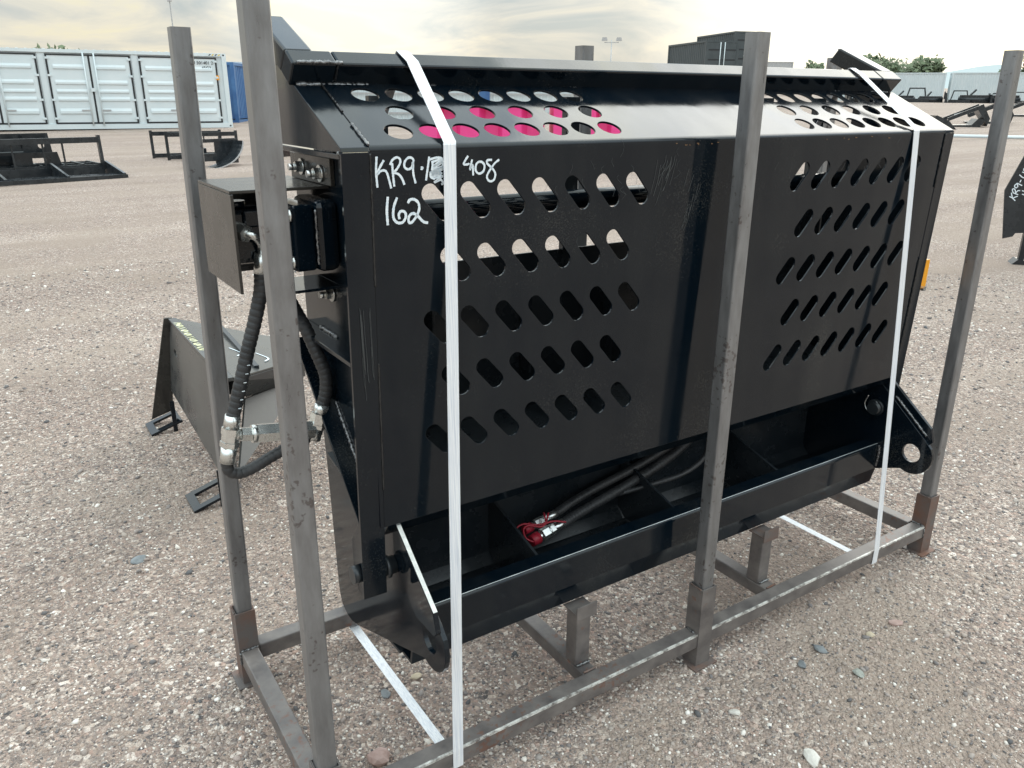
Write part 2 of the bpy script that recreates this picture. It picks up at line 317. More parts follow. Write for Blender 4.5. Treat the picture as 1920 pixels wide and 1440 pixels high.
# loose stones in the gravel: one mass nobody could count
def build_pebbles(name, n, rmin, rmax, rfun, label):
    t_ = (1+5**.5)/2
    iv = np.array([(-1,t_,0),(1,t_,0),(-1,-t_,0),(1,-t_,0),(0,-1,t_),(0,1,t_),(0,-1,-t_),(0,1,-t_),(t_,0,-1),(t_,0,1),(-t_,0,-1),(-t_,0,1)], float); iv /= np.linalg.norm(iv[0])
    fi = np.array([(0,11,5),(0,5,1),(0,1,7),(0,7,10),(0,10,11),(1,5,9),(5,11,4),(11,10,2),(10,7,6),(7,1,8),(3,9,4),(3,4,2),(3,2,6),(3,6,8),(3,8,9),(4,9,5),(2,4,11),(6,2,10),(8,6,7),(9,8,1)])
    d = rmin*(rmax/rmin)**rng.random(n)          # distance from the camera foot, log-uniform
    a = YAW+rng.uniform(-.72, .72, n)
    X = -.40381+d*np.sin(a); Y = -1.3565+d*np.cos(a)
    fx = np.array([(0,.647),(1.151,0),(2.316,0),(0,0)])                   # loose gravel pushed up round the rack feet
    k_ = np.arange(n) % 4; e_ = np.arange(n) < 360; ta = rng.uniform(0, 6.283, n); tr_ = .047+.035*rng.random(n)**2
    sq = 1/np.maximum(np.abs(np.cos(ta)), np.abs(np.sin(ta)))
    X = np.where(e_, fx[k_,0]+np.cos(ta)*tr_*sq, X); Y = np.where(e_, fx[k_,1]+np.sin(ta)*tr_*sq, Y)
    r = rfun(d, rng.random(n)); r = np.where(e_, .003+.005*rng.random(n), r); Zg = np.maximum(0, (X+.40381)*math.sin(YAW)+(Y+1.3565)*math.cos(YAW)-D0)*SL
    sc = np.stack([r*rng.uniform(.8,1.35,n), r*rng.uniform(.7,1.05,n), r*rng.uniform(.42,.75,n)], 1)
    jit = 1+rng.uniform(-.34,.3,(n,12,1))
    v = iv[None]*jit*sc[:,None,:]
    th = rng.uniform(0, 2*np.pi, n); cth, sth = np.cos(th)[:,None], np.sin(th)[:,None]
    tl = rng.uniform(-.35,.35,n)[:,None]
    x_, y_, z_ = v[...,0], v[...,1], v[...,2]; z_ = z_+x_*tl
    V = np.stack([x_*cth-y_*sth+X[:,None], x_*sth+y_*cth+Y[:,None], z_+(Zg+sc[:,2]*.25)[:,None]], -1).reshape(-1,3)
    F = (fi[None]+(np.arange(n)*12)[:,None,None]).reshape(-1,3)
    me = bpy.data.meshes.new(name); me.vertices.add(len(V)); me.vertices.foreach_set('co', V.ravel())
    me.loops.add(F.size); me.loops.foreach_set('vertex_index', F.ravel().astype(np.int32)); me.polygons.add(len(F)); me.polygons.foreach_set('loop_start', np.arange(0, F.size, 3, dtype=np.int32))
    me.update(calc_edges=True); me.validate()
    return tag(link(name, me, PM), label, 'gravel', kind='stuff')
build_pebbles('gravel', 100000, 1.0, 8.5, lambda d,q: (.0017+.0036*q**3+.0042*(q>.97)*((q-.97)/.03)**2)*(.72+.22*d), 'small loose mixed stones scattered over the gravel yard')

# ------------------------------------------------------------------ steel shipping rack
XS, YB = (0., 1.151, 2.316), .647
rack = thing('shipping_rack', (1.15,.32,0), 'open shipping rack of grey square steel tube holding the black attachment', 'rack')
HS = {(0,0):.227,(1,0):.267,(2,0):.233,(0,1):.239,(1,1):.24,(2,1):.24}
LEAN = {(0,0):(0,0),(1,0):(-.009,-.005),(2,0):(-.008,.011),(0,1):(.023,-.005),(1,1):(0,0),(2,1):(0,0)}
LBL = {(0,0):'nearest post of the rack, running out of the top of the picture',(0,1):'far left post of the rack with flaking scale near its top',(1,0):'middle front post of the rack',(2,0):'right front post of the rack'}
for (i,j), hs in HS.items():
    x0, y0 = XS[i], YB*j; H = {(0,1):1.738}.get((i,j), 1.74)
    if (i,j) == (0,0): H = 1.90
    lx, ly = LEAN[(i,j)]
    T = frame((x0,y0,.1), (1,0,0), (0,1,0)); sh = Matrix.Identity(4); sh[0][2] = lx/1.64; sh[1][2] = ly/1.64
    mb = MB(T @ sh); o_, i_ = .0215, .0185
    # open square tube: outer skin, rim and inner skin
    def ring(h, s_): return [mb.bm.verts.new(mb._p((a*s_, b_*s_, h))) for a, b_ in ((-1,-1),(1,-1),(1,1),(-1,1))]
    hh = H-.1; ro0, ro1, ri1, ri0 = ring(0,o_), ring(hh,o_), ring(hh,i_), ring(hh-.25,i_)
    outer_edges = []
    for A, B in ((ro0,ro1),(ro1,ri1),(ri1,ri0)):
        for k in range(4):
            f = mb.bm.faces.new((A[k],A[(k+1)%4],B[(k+1)%4],B[k]))
    for k in range(4): outer_edges.append(mb.bm.edges.get((ro0[k], ro1[k])))
    bmesh.ops.bevel(mb.bm, geom=outer_edges, offset=.006, segments=3, profile=.5, affect='EDGES')
    po = mb.put('post', STEEL, rack)
    if (i,j) in LBL: po['label'] = LBL[(i,j)]
    mb = MB(); o_ = .0275
    mb.box((x0-o_,y0-o_,.006),(x0+o_,y0-o_+.0045,hs)).box((x0-o_,y0+o_-.0045,.006),(x0+o_,y0+o_,hs)).box((x0-o_,y0-o_+.0046,.006),(x0-o_+.0045,y0+o_-.0046,hs-.0005)).box((x0+o_-.0045,y0-o_+.0046,.006),(x0+o_,y0+o_-.0046,hs-.0005))
    sv = mb.put('sleeve', RUST if (i,j) in ((0,1),(2,0)) else RAIL, rack)
    MB().box((x0-.045,y0-.045,0),(x0+.045,y0+.045,.0055),.001).put('foot_plate', RUST, rack)
    if j == 0 or i == 0: weld('weld_bead', [(x0-.028,y0-.02,hs),(x0-.028,y0+.02,hs+.001)], .0028, sv, RUST)
zt, zb, hw = .116, .068, .024
def rail(name, a, b, M=RAIL):
    return MB().box(a, b, .004).put(name, M, rack)
fr = rail('front_rail', (.0285,-hw,zb), (2.288,hw,zt))
MB().box((.03,-hw-.0008,zt-.0055),(2.285,-hw+.005,zt+.0006)).put('worn_or_lit_edge', BARE, fr)
rail('back_rail', (.0285,YB-hw,zb), (2.288,YB+hw,zt))
rail('end_rail', (-hw,.0285,zb), (hw,YB-.0285,zt)); rail('end_rail', (2.316-.05,.0285,zb), (2.316-.004,YB-.0285,zt))
for xc in (.762, 1.505):
    rail('cross_rail', (xc-hw,hw+.001,zb+.002), (xc+hw,YB-hw-.001,zt-.004))
    st = rail('support_stub', (xc-.024,.062,zt-.0035), (xc+.024,.110,.285))
    sd = MB().box((xc-.032,.052,.270),(xc+.036,.056,.312),.001); sd.box((xc-.032,.0562,.2855),(xc+.036,.115,.2895),.001).put('saddle', RUST if xc > 1 else RAIL, st)
    weld('weld_bead', [(xc-.022,.058,zt),(xc+.022,.058,zt)], .004, st); weld('weld_bead', [(xc-.02,hw+.004,zt-.001),(xc+.02,hw+.004,zt-.001)], .0035, st, RUST)
weld('weld_bead', [(1.118,-.012,zt+.002),(1.120,.02,zt+.002)], .0035, fr); weld('weld_bead', [(2.286,-.022,zt+.001),(2.286,.022,zt+.001)], .004, fr)
weld('weld_bead', [(2.287,-.025,zb+.04),(2.287,-.025,zb+.004)], .0035, fr)
weld('weld_bead', [(-.024,.617,zt+.001),(.024,.617,zt+.001)], .004, rack); weld('weld_bead', [(-.026,.616,zt-.002),(-.026,.616,zb+.01)], .004, rack)

# ------------------------------------------------------------------ the black attachment
att = thing('loader_attachment', (1.15,.3,.29), 'glossy black perforated steel loader attachment strapped inside the steel rack', 'attachment')
XL, XR = .15, 2.146
def py(z): return .06+(1.51-z)*.03375                     # front panel leans a little
sg = math.hypot(.225,.11); SU = Vector((0,.225/sg,.11/sg))   # direction up the sloping hood
pu = Vector((0, py(0)-py(1), -1)).normalized()
# front panel with five rows of slots each side of the middle
XM = 1.154
def fp(x, z): return (x, (1.51-z)/abs(pu.z))
holes = []
for rI, z in enumerate((1.402,1.275,1.145,1.019,.888)):
    for k in range(7 if rI % 2 == 0 else 6):
        x = (.347 if rI % 2 == 0 else .387)+.0866*k
        u, v = fp(x, z); holes.append(slot(u, v, .0345, .0385, .037))
        u, v = fp(2*XM-x, z); holes.append(slot(u, v, -.0345, .0385, .037))
u0, v0 = fp(.2065, 1.502); u1, v1_ = fp(2.0995, .705)
front = plate('front_panel', [(u0,v0),(u1,v0),(u1,v1_),(u0,v1_)], holes, .005, frame((0, py(1.51)+.0025, 1.51), (1,0,0), pu), BLACK, att, .0007)
# folded lower edge of the panel
MB().prism([(py(.705)+.001,.7045),(py(.705)+.006,.7045),(.122,.668),(.117,.668)], .215, 2.09).put('panel_fold', BLACK, front)
# sloping hood with three rows of round holes
def hp(y): return (y-.06)/(.225/sg)
hh_ = []
for x0, pit, n_, yy in ((.284,.0747,8,.248),(.326,.0968,6,.179),(.290,.0748,8,.111)):
    for k in range(n_):
        for x in (x0+pit*k, 2*XM-x0-pit*k): hh_.append(circle(x, hp(yy), .0285))
hood = plate('hood_panel', [(.2065,hp(.067)),(2.0995,hp(.067)),(2.0995,hp(.298)),(.2065,hp(.298))], hh_, .005, frame((0,.06,1.51), (1,0,0), SU) @ Matrix.Translation((0,0,-.0025)), BLACK, att, .0007)
# rounded bend between panel and hood
bend = []
for k in range(9):
    a = k/8; y = (1-a)**2*py(1.5015)+2*a*(1-a)*(.0585)+a*a*.0675; z = (1-a)**2*1.5015+2*a*(1-a)*1.5085+a*a*(1.51+(.0675-.06)*.11/.225)
    bend.append((y, z))
mb = MB(); inner = [(y+.004, z-.0035) for y, z in bend]
mb.prism(bend+inner[::-1], .2065, 2.0995); bo = mb.put('bend', BLACK, hood)
for p in bo.data.polygons: p.use_smooth = False
# side frames
for s_, xa, xb in ((0, XL, .206), (1, 2.100, XR)):
    def mxx(x): return x if s_ == 0 else 2.296-x          # mirrored positions for the right end
    def span(a, b_): return (min(mxx(a),mxx(b_)), max(mxx(a),mxx(b_)))
    ff = []
    stp = MB().prism([(py(1.502)-.0015,1.502),(py(1.502)+.0075,1.502),(py(.535)+.0075,.535),(py(.535)-.0015,.535)], xa+.0002, xb-.0002, 'x', .0012).put('side_frame', BLACK, att)
    MB().prism([(.058,1.5025),(.0655,1.5025),(.29,1.612),(.287,1.6195),(.0625,1.5105)], xa+.0003, xb-.0003, 'x', .0012).put('hood_frame', BLACK, stp)
    a, b_ = span(.195, .201); wl = MB().prism([(.072,1.487),(.46,1.487),(.46,1.05 if s_ == 0 else .60),(.10,.71 if s_ == 0 else .60),(.082,.71)], a, b_, 'x', .001).put('end_wall', BLACK, att)
    a, b_ = span(.152, .158); MB().prism([(.068,1.502),(.285,1.6115),(.42,1.674),(.42,1.502)], a, b_, 'x', .001).put('gusset', BLACK, att)
    a, b_ = span(.1505, .2); MB().box((a,.0705,1.489),(b_,.44,1.4995),.0015).put('flange', BLACK, att)
    a, b_ = span(.1505, .1945); rb = MB().box((a,py(1.1)+.008,1.088),(b_,.45,1.097),.001).put('rib', BLACK, att)
    dg_ = MB().prism([(.094,.728),(.094,.718),(.43,1.053),(.43,1.063)], a, b_, 'x', .001).put('diagonal_rib', BLACK, att)
    # hinge bracket and pin
    a, b_ = span(.1545, .162); br = MB().prism([(py(.7)+.008,.74),(.155,.66),(.155,.58),(.135,.535),(.118,.527),(.098,.535)], a, b_, 'x', .001).put('hinge_bracket', BLACK, att)
    mb = MB(); mb.cyl((mxx(.135),.118,.590),(mxx(.1535),.118,.590),.0205,24).cyl((mxx(.1625),.118,.585),(mxx(.2385),.118,.585),.021,24).cyl((mxx(.212),.118,.585),(mxx(.222),.118,.585),.0275,24).put('hinge_pin', BLACKM, br)
    if s_ == 0:
        weld('weld_bead', [(.206,py(z)-.002,z) for z in (1.50,1.42,1.34,1.25)], .0022, stp, WELDB); weld('weld_bead', [(.2065,py(z)-.002,z) for z in (1.09,1.0,.86,.80)], .0022, stp, WELDB)
        weld('weld_bead', [(.206,.06+u,1.512+u*.489) for u in (.004,.03,.055,.075)], .0035, stp, WELD); weld('weld_bead', [(.206,.06+u,1.512+u*.489) for u in (.12,.16,.2,.222)], .0022, stp, WELDB)
        weld('weld_bead', [(.158,y,1.5015) for y in (.105,.14,.18,.215)], .0042, stp, WELD); weld('weld_bead', [(.152,.066,1.5005),(.153,.075,1.501)], .005, stp, WELD)
        weld('weld_bead', [(.193,y,1.099) for y in (.10,.125,.155)], .0045, rb, WELD); weld('weld_bead', [(.193,y,1.099) for y in (.27,.31,.36)], .0045, rb, WELD)
        weld('weld_bead', [(.1935,y,.648+y-.012) for y in (.19,.23,.27,.30)], .0045, dg_, WELD)
    else:
        weld('weld_bead', [(2.100,py(z)-.002,z) for z in (1.50,1.44,1.38,1.34)], .0028, stp, WELDB); weld('weld_bead', [(2.100,py(z)-.002,z) for z in (1.12,1.05,.99,.93,.85,.75)], .0028, stp, WELDB)
# top lip (square tube set on the slope) and the two arms rising behind it
lipp = [(.295,1.6175),(.260,1.6585),(.300,1.685),(.337,1.646)]
lip = MB().prism(lipp, .2355, 2.0455, 'x', .005).put('top_lip', BLACK, att)
for a, b_, aa, ab in ((.142,.235,.142,.200),(2.046,2.146,2.088,2.146)):
    lc = MB().prism([(u-.0005,v-.0005) for u, v in lipp], a, b_, 'x', .004).put('lip_corner', BLACK, att)
    ar = MB().prism([(.2995,1.6835),(.470,1.7585),(.504,1.717),(.3365,1.6445)], aa, ab, 'x', .005).put('arm', BLACK, att)
    MB().box((aa+.004,.470,1.72),(ab-.004,.476,1.756)).put('arm_cap', BLACKM, ar)
weld('weld_bead', [(x,.291,1.619) for x in (.158,.2,.25,.31)], .006, lip, WELD)
for x in (.46,.84,1.86): weld('weld_bead', [(x-.012,.291,1.619),(x+.012,.291,1.619)], .0045, lip, WELD)
weld('weld_bead', [(.90,.291,1.619),(.97,.291,1.619),(1.04,.291,1.619)], .0032, lip, WELD); weld('weld_bead', [(1.16,.291,1.619),(1.25,.291,1.619)], .0032, lip, WELD); weld('weld_bead', [(2.03,.291,1.619),(2.12,.291,1.619)], .0055, lip, WELD)
weld('weld_bead', [(.2352,.2585,1.66),(.2352,.27,1.644),(.2352,.285,1.628)], .0025, lip, WELDB); weld('weld_bead', [(.15,.2605,1.6605),(.2,.2605,1.6605),(.245,.262,1.661)], .004, lip, WELD)
# inside: back sheet, drum, uprights, seen through the openings
MB().box((.264,.452,.60),(1.28,.458,1.195),.001).put('back_sheet', BLACKM, att)
MB().box((1.281,.452,.60),(2.088,.458,1.33),.001).put('back_sheet', BLACKM, att)
MB().prism([(.125,.665),(.452,.735),(.452,.742),(.125,.672)], .215, 2.09).put('inner_floor', BLACKM, att)
mb = MB(); mb.cyl((.2015,.40,1.338),(2.094,.40,1.338),.026,28).put('cross_tube', BLACK, att)
for x in (.37,.93,1.42,1.70,1.96): MB().box((x,.43,1.196 if x < 1.28 else 1.331),(x+.045,.45,1.60),.001).put('upright', BLACKM, att)
for x in (.50,.80,1.10): MB().prism([(.46,1.16),(.40,1.10),(.40,.80),(.451,.76)], x, x+.008).put('inner_rib', BLACKM, att)

# lower frame: side plates with pin ears, front channel, floor and gussets
rc = [(.099-.010*math.sin(R(k*15)), .4455+.010*math.cos(R(k*15))) for k in range(7)]
low = MB().prism(rc+[(.0885,.362),(.101,.304),(.150,.304),(.150,.312),(.108,.312),(.0965,.364),(.0975,.4475),(.142,.4475),(.142,.4555)], .2625, 2.0895, 'x').put('front_channel', BLACK, att)
MB().prism([(.0925,.4515),(.0902,.4470),(.0897,.4475),(.0918,.4523),(.0965,.4556),(.0968,.4550)], .2635, 2.0885).put('worn_or_lit_edge', mat('scuffed_lip_highlight', (.20,.22,.23), .35, .2, base2=(.50,.52,.52), vscale=9, lo=.3, hi=.6), low)  # pale scuffed strip; the lip's highlight line is painted into its colour
weld('weld_bead', [(2.087,.086,.450),(2.087,.084,.41),(2.087,.087,.37)], .005, low, WELD)
def ear(x0, x1):
    hy, hz, r_ = -.027, .464, .074; pl = [(.30,.83),(.118,.672),(-.07,.522)]
    for k in range(11):
        a = R(150)+R(143)*k/10; pl.append((hy+r_*math.cos(a), hz+r_*math.sin(a)))
    pl += [(.415,.225),(.455,.213),(.492,.214),(.525,.228),(.541,.262),(.545,.30),(.562,.66),(.60,1.02),(.47,1.02)]
    T = frame((x0,0,0), (0,1,0), (0,0,1)) @ Matrix.Translation((0,0,(x1-x0)/2))
    return plate('side_plate', pl, [circle(hy, hz, .032, 36)], x1-x0, T, BLACK, att, .0012)
for s_, x0, x1, fa, fb in ((0,.250,.262,.2375,.2495),(1,2.090,2.102,2.1025,2.1145)):
    sp_ = ear(x0, x1)
    MB().prism([(.118,.713),(-.072,.566),(-.086,.520),(-.073,.506),(.012,.506),(.118,.59)], fa, fb, 'x', .0015).put('ear_doubler', BLACK, sp_)
    if s_ == 1:
        weld('weld_bead', [(2.101,.066,.640),(2.101,.0,.588),(2.101,-.064,.537)], .0045, sp_, WELD)
        mb = MB(); mb.cyl((2.066,.125,.596),(2.0895,.125,.596),.017,20).put('pin_end', BLACKM, sp_)
        MB().sweep(spline([(2.074,.15,.622),(2.072,.158,.59),(2.07,.14,.566),(2.068,.11,.568)], .004), .0022, 6).put('cotter_pin', ZINC, sp_)
    else:
        MB().prism([(.1185,.7145),(-.0715,.5675),(-.0735,.566),(.1165,.713)], .2385, .2485).put('worn_or_lit_edge', EDGE, sp_)  # pale strip paints the sky's reflection along the doubler's upper edge
tr = MB().prism([(.151,.306),(.37,.30),(.40,.33),(.405,.70),(.399,.70),(.394,.335),(.366,.308),(.151,.314)], .2545, 2.0895).put('trough', BLACKM, att)
for x in (.66,1.155,1.62): MB().prism([(.145,.4475),(.145,.315),(.36,.315),(.393,.345),(.393,.52)], x, x+.008, 'x').put('trough_gusset', BLACKM, tr)
for x in (.585, 1.865): MB().prism([(.150,.303),(.150,.262),(.185,.25),(.21,.303)], x, x+.045, 'x', .002).put('lug', BLACK, low)
# amber bracket on the right end
am = MB().box((2.1465,.085,1.0),(2.190,.100,1.1),.001).put('amber_bracket', ORANGE, att); MB().cyl((2.166,.084,1.006),(2.166,.072,1.006),.009,6).put('bolt', ZINC, am)

# drive-motor housing on the left end
top = MB().box((-.008,.243,1.4205),(.192,.50,1.4265),.001).put('motor_guard', BOX, att)
MB().box((-.0085,.236,1.226),(-.0025,.50,1.4200),.001).put('guard_side', BOX, top)
MB().box((.06,.225,1.216),(.1945,.36,1.222),.001).put('guard_base', BLACK, att)
MB().box((-.0022,.46,1.226),(.16,.466,1.41)).put('guard_back', BLACKM, top)
pt = MB().box((.1855,.215,1.4275),(.1945,.455,1.482),.001).put('bolt_plate', BOX, att)
mo = MB().box((.10,.213,1.262),(.145,.345,1.395),.006).put('motor_flange', BLACK, att)
mb = MB(); mb.box((.0,.312,1.268),(.0995,.43,1.385),.014); mb.cyl((.02,.33,1.386),(.02,.33,1.398),.022,20); mb.box((.03,.302,1.345),(.095,.3115,1.38),.004); mb.put('motor_body', BLACK, mo)
MB().box((.1455,.205,1.258),(.194,.35,1.402),.014).put('motor_housing', BLACK, mo)
def bolt(x, y, z, par, r=.0115, l=.03, x2=.1855):
    mb = MB(); mb.cyl((x2,y,z),(x2-.004,y,z),r*1.5,20).cyl((x2-.0042,y,z),(x2-.016,y,z),r*1.05,6).cyl((x2-.0161,y,z),(x2-l,y,z),r*.62,14); mb.put('bolt', ZINC, par)
for y, z in ((.381,1.455),(.269,1.449)): bolt(0, y, z, pt)
bolt(0, .274, 1.195, att, x2=.1945)
for y, z in ((.222,1.375),(.222,1.282),(.325,1.282)): bolt(0, y, z, mo, .0085, .012, .0995)
weld('weld_bead', [(.146,.205,z) for z in (1.385,1.36,1.33,1.30,1.275)], .003, mo, WELD)
# hoses on the left end: spiral-wrapped, joined by zinc fittings
def hose(pts, r, name, par, M=RUBBER, band=.013):
    P = spline(pts, band/6); rad = []
    for k in range(len(P)): rad.append(r*(1-.07*abs(((k % 6)/6)*2-1)**3*(1 if k % 6 else 1.5)))
    return MB().sweep(P, rad, 14).put(name, M, par)
def hexf(p, q, r, name, par, n=6): return MB().cyl(p, q, r, n).put(name, ZINC, par)
HY = .30
h1 = hose([(.053,HY,1.252),(.048,HY,1.214),(.030,HY,1.153),(.009,HY,1.092),(-.013,HY,1.024),(-.030,HY,.973),(-.040,HY,.944)], .0152, 'hydraulic_hose', att)
MB().cyl((.0585,HY,1.292),(.053,HY,1.250),.0155,20).put('ferrule', ZINC, h1)
MB().sweep(spline([(.024,.279,1.338),(.038,.272,1.333),(.052,.285,1.318),(.058,HY-.002,1.302),(.0585,HY,1.285)], .004), .0082, 12).put('elbow', ZINC, h1)
mb = MB(); mb.cyl((.012,.312,1.343),(.017,.295,1.341),.020,6).cyl((.0172,.2945,1.3408),(.026,.276,1.337),.0175,6).put('hex_fitting', ZINC, h1)
def stack(p, q, par):
    p, q = Vector(p), Vector(q); f = lambda a: p.lerp(q, a)
    MB().cyl(f(0), f(.26), .0165, 20, .018).put('ferrule', ZINC, par); hexf(f(.265), f(.40), .0205, 'hex_fitting', par)
    hexf(f(.405), f(.55), .0185, 'hex_fitting', par); MB().cyl(f(.555), f(.66), .0205, 6).put('hex_fitting', ZINC, par); MB().cyl(f(.665), f(1), .0178, 20, .0165).put('ferrule', ZINC, par)
stack((-.038,HY,.952),(-.0615,HY,.846), h1)
h2 = hose([(-.0615,HY,.850),(-.0625,HY,.832),(-.055,HY,.820),(-.036,HY,.814),(-.006,HY,.820),(.035,HY,.836),(.075,HY,.850),(.110,HY,.858),(.130,HY,.872)], .0132, 'hydraulic_hose', att)
MB().cyl((-.046,HY,.905),(-.026,HY,.904),.0125,16).put('port', ZINC, h2); hexf((-.026,HY,.904),(-.004,HY,.900),.0165,'hex_fitting',h2); hexf((-.0035,HY,.900),(.006,HY,.899),.0205,'hex_fitting',h2,12); hexf((.0065,HY,.899),(.135,HY,.880),.0225,'cross_valve',h2)
h3 = hose([(.160,HY,.930),(.171,HY,.963),(.174,HY,1.001),(.167,HY+.005,1.035),(.158,HY+.015,1.068),(.148,HY+.03,1.107),(.140,HY+.06,1.139),(.13,.40,1.18),(.10,.42,1.25)], .0152, 'hydraulic_hose', att)
stack((.161,HY,.936),(.132,HY,.855), h3)
for k in range(6):                                            # tiny print on the hose wrap
    t_ = k/5; MB().box((-.001-.028*t_, HY-.0185, 1.062-.092*t_), (.005-.028*t_, HY-.0172, 1.0635-.092*t_)).put('printed_mark', MARK, h1)
# hoses lying in the trough, with red caps and wire
ha = hose([(1.47,.375,.59),(1.39,.352,.552),(1.28,.346,.522),(1.145,.340,.493),(1.02,.338,.471),(.915,.322,.460),(.835,.302,.452)], .0130, 'hydraulic_hose', att, band=.011)
hb = hose([(1.46,.352,.565),(1.36,.336,.520),(1.23,.320,.487),(1.11,.310,.464),(1.0,.300,.447),(.90,.286,.436),(.84,.272,.432)], .0155, 'hydraulic_hose', att, band=.012)
hc = hose([(1.455,.33,.60),(1.44,.29,.545),(1.39,.262,.505),(1.30,.255,.478),(1.20,.275,.462),(1.11,.298,.450),(1.04,.31,.447)], .0085, 'hydraulic_hose', att, band=.014)
def coupler(p, q, r, par):
    p, q = Vector(p), Vector(q); f = lambda a: p.lerp(q, a)
    MB().cyl(f(0), f(.36), r*.95, 18).put('ferrule', ZINC, par); hexf(f(.365), f(.52), r*1.12, 'hex_fitting', par); MB().cyl(f(.525), f(.56), r*1.3, 18).put('collar', ZINC, par)
    hexf(f(.565), f(.78), r*1.22, 'hex_fitting', par); MB().cyl(f(.785), f(.9), r*.9, 18).put('tip', ZINC, par); MB().cyl(f(.9), f(1.16), r*1.22, 20, r*1.1).put('red_cap', RED, par)
coupler((.838,.303,.452),(.735,.296,.437), .0118, ha); coupler((.842,.273,.432),(.735,.260,.420), .0150, hb)
for pts in ([(.80,.29,.470),(.77,.262,.462),(.745,.268,.458),(.715,.285,.462),(.692,.29,.455),(.688,.285,.435),(.70,.272,.425)], [(.83,.245,.452),(.80,.258,.458),(.775,.262,.458),(.75,.258,.455),(.72,.275,.460),(.70,.27,.455),(.695,.25,.440),(.71,.235,.43)], [(.79,.30,.468),(.782,.285,.470),(.775,.268,.462)]):
    MB().sweep(spline(pts, .004), .0028, 7).put('red_wire', RED, hb)
# handwriting in white paint marker
STROKES = [[(0.219, 1.4938), (0.217, 1.468), (0.2186, 1.4377)], [(0.2333, 1.4869), (0.2263, 1.4767), (0.2182, 1.462), (0.2252, 1.467), (0.2326, 1.4686), (0.2383, 1.4645), (0.2429, 1.4497), (0.2466, 1.4348)], [(0.2499, 1.4811), (0.2508, 1.4626), (0.253, 1.4379)], [(0.2454, 1.478), (0.2509, 1.4869), (0.2599, 1.4912), (0.2665, 1.487), (0.2655, 1.4792), (0.2584, 1.4689), (0.2523, 1.4639), (0.2627, 1.4601), (0.2699, 1.4511), (0.2741, 1.4401)], [(0.295, 1.4821), (0.2921, 1.4882), (0.2838, 1.4898), (0.2761, 1.4828), (0.2751, 1.4735), (0.2817, 1.4686), (0.2902, 1.4716), (0.2931, 1.4808), (0.2933, 1.4608), (0.2979, 1.4416)], [(0.3093, 1.4708), (0.3135, 1.4707), (0.3116, 1.4678), (0.3096, 1.4692)], [(0.3278, 1.4903), (0.324, 1.4676), (0.3202, 1.446)], [(0.3289, 1.4849), (0.343, 1.4878), (0.3541, 1.4867), (0.3572, 1.4799), (0.3571, 1.469)], [(0.332, 1.4794), (0.3541, 1.4847), (0.3366, 1.4718), (0.3556, 1.4792), (0.3333, 1.4658), (0.3587, 1.4709), (0.3301, 1.4605), (0.3587, 1.4668), (0.3301, 1.4565), (0.3522, 1.4623), (0.3316, 1.4537), (0.3538, 1.4581), (0.3347, 1.4494), (0.3553, 1.4526), (0.3385, 1.4417), (0.3521, 1.4459), (0.3576, 1.4387), (0.3536, 1.4368)], [(0.3301, 1.4592), (0.3303, 1.4524), (0.3394, 1.4478)], [(0.3351, 1.4793), (0.3333, 1.4645)], [(0.4138, 1.4889), (0.4073, 1.4808), (0.404, 1.4733), (0.4139, 1.473), (0.4164, 1.475)], [(0.4229, 1.4817), (0.4181, 1.4624), (0.4238, 1.4712), (0.4257, 1.4508)], [(0.4388, 1.4776), (0.4322, 1.4716), (0.4314, 1.4604), (0.4391, 1.4538), (0.4492, 1.4583), (0.4516, 1.4695), (0.4456, 1.476), (0.438, 1.477)], [(0.4865, 1.4795), (0.4746, 1.4714), (0.4611, 1.4549), (0.4579, 1.4451), (0.4648, 1.4376), (0.4743, 1.4401), (0.4775, 1.4514), (0.4713, 1.4616), (0.4575, 1.4735), (0.4591, 1.479), (0.4693, 1.4794)], [(0.2386, 1.4199), (0.2357, 1.3936), (0.2367, 1.3662)], [(0.2576, 1.4174), (0.2502, 1.3995), (0.2488, 1.3804), (0.2561, 1.3702), (0.2675, 1.3693), (0.2747, 1.3785), (0.2735, 1.3883), (0.2651, 1.391), (0.2603, 1.3851), (0.2616, 1.376)], [(0.2801, 1.4051), (0.2841, 1.411), (0.2933, 1.4118), (0.3025, 1.4044), (0.3038, 1.3918), (0.2972, 1.3783), (0.2861, 1.3672), (0.2807, 1.3711), (0.2825, 1.3807), (0.2912, 1.385), (0.3019, 1.378), (0.3128, 1.3673), (0.3231, 1.3644)]]
def ribbon(mb, pts, wd, place):
    P = spline([(a, b_, 0) for a, b_ in pts], .0012); prev = None
    for k, p in enumerate(P):
        d = (P[min(k+1,len(P)-1)]-P[max(k-1,0)]); d = d.normalized() if d.length > 0 else Vector((1,0,0)); n_ = Vector((-d.y, d.x, 0))*wd*.5*(.8+.3*random.random())
        cur = [mb.bm.verts.new(place(p+n_)), mb.bm.verts.new(place(p-n_))]
        if prev:
            mb.bm.faces.new((prev[0], prev[1], cur[1], cur[0]))
        prev = cur
mb = MB()
for q, st_ in enumerate(STROKES): ribbon(mb, st_, .0046 if q < 15 else .0055, lambda p, q=q: Vector((p.x, py(p.y)-.0012-.00006*q, p.y)))
mk = mb.put('handwritten_mark', MARK, front); mk['kind'] = 'stuff'; mk['label'] = 'handwritten KR9 lot number and 162 in white marker'
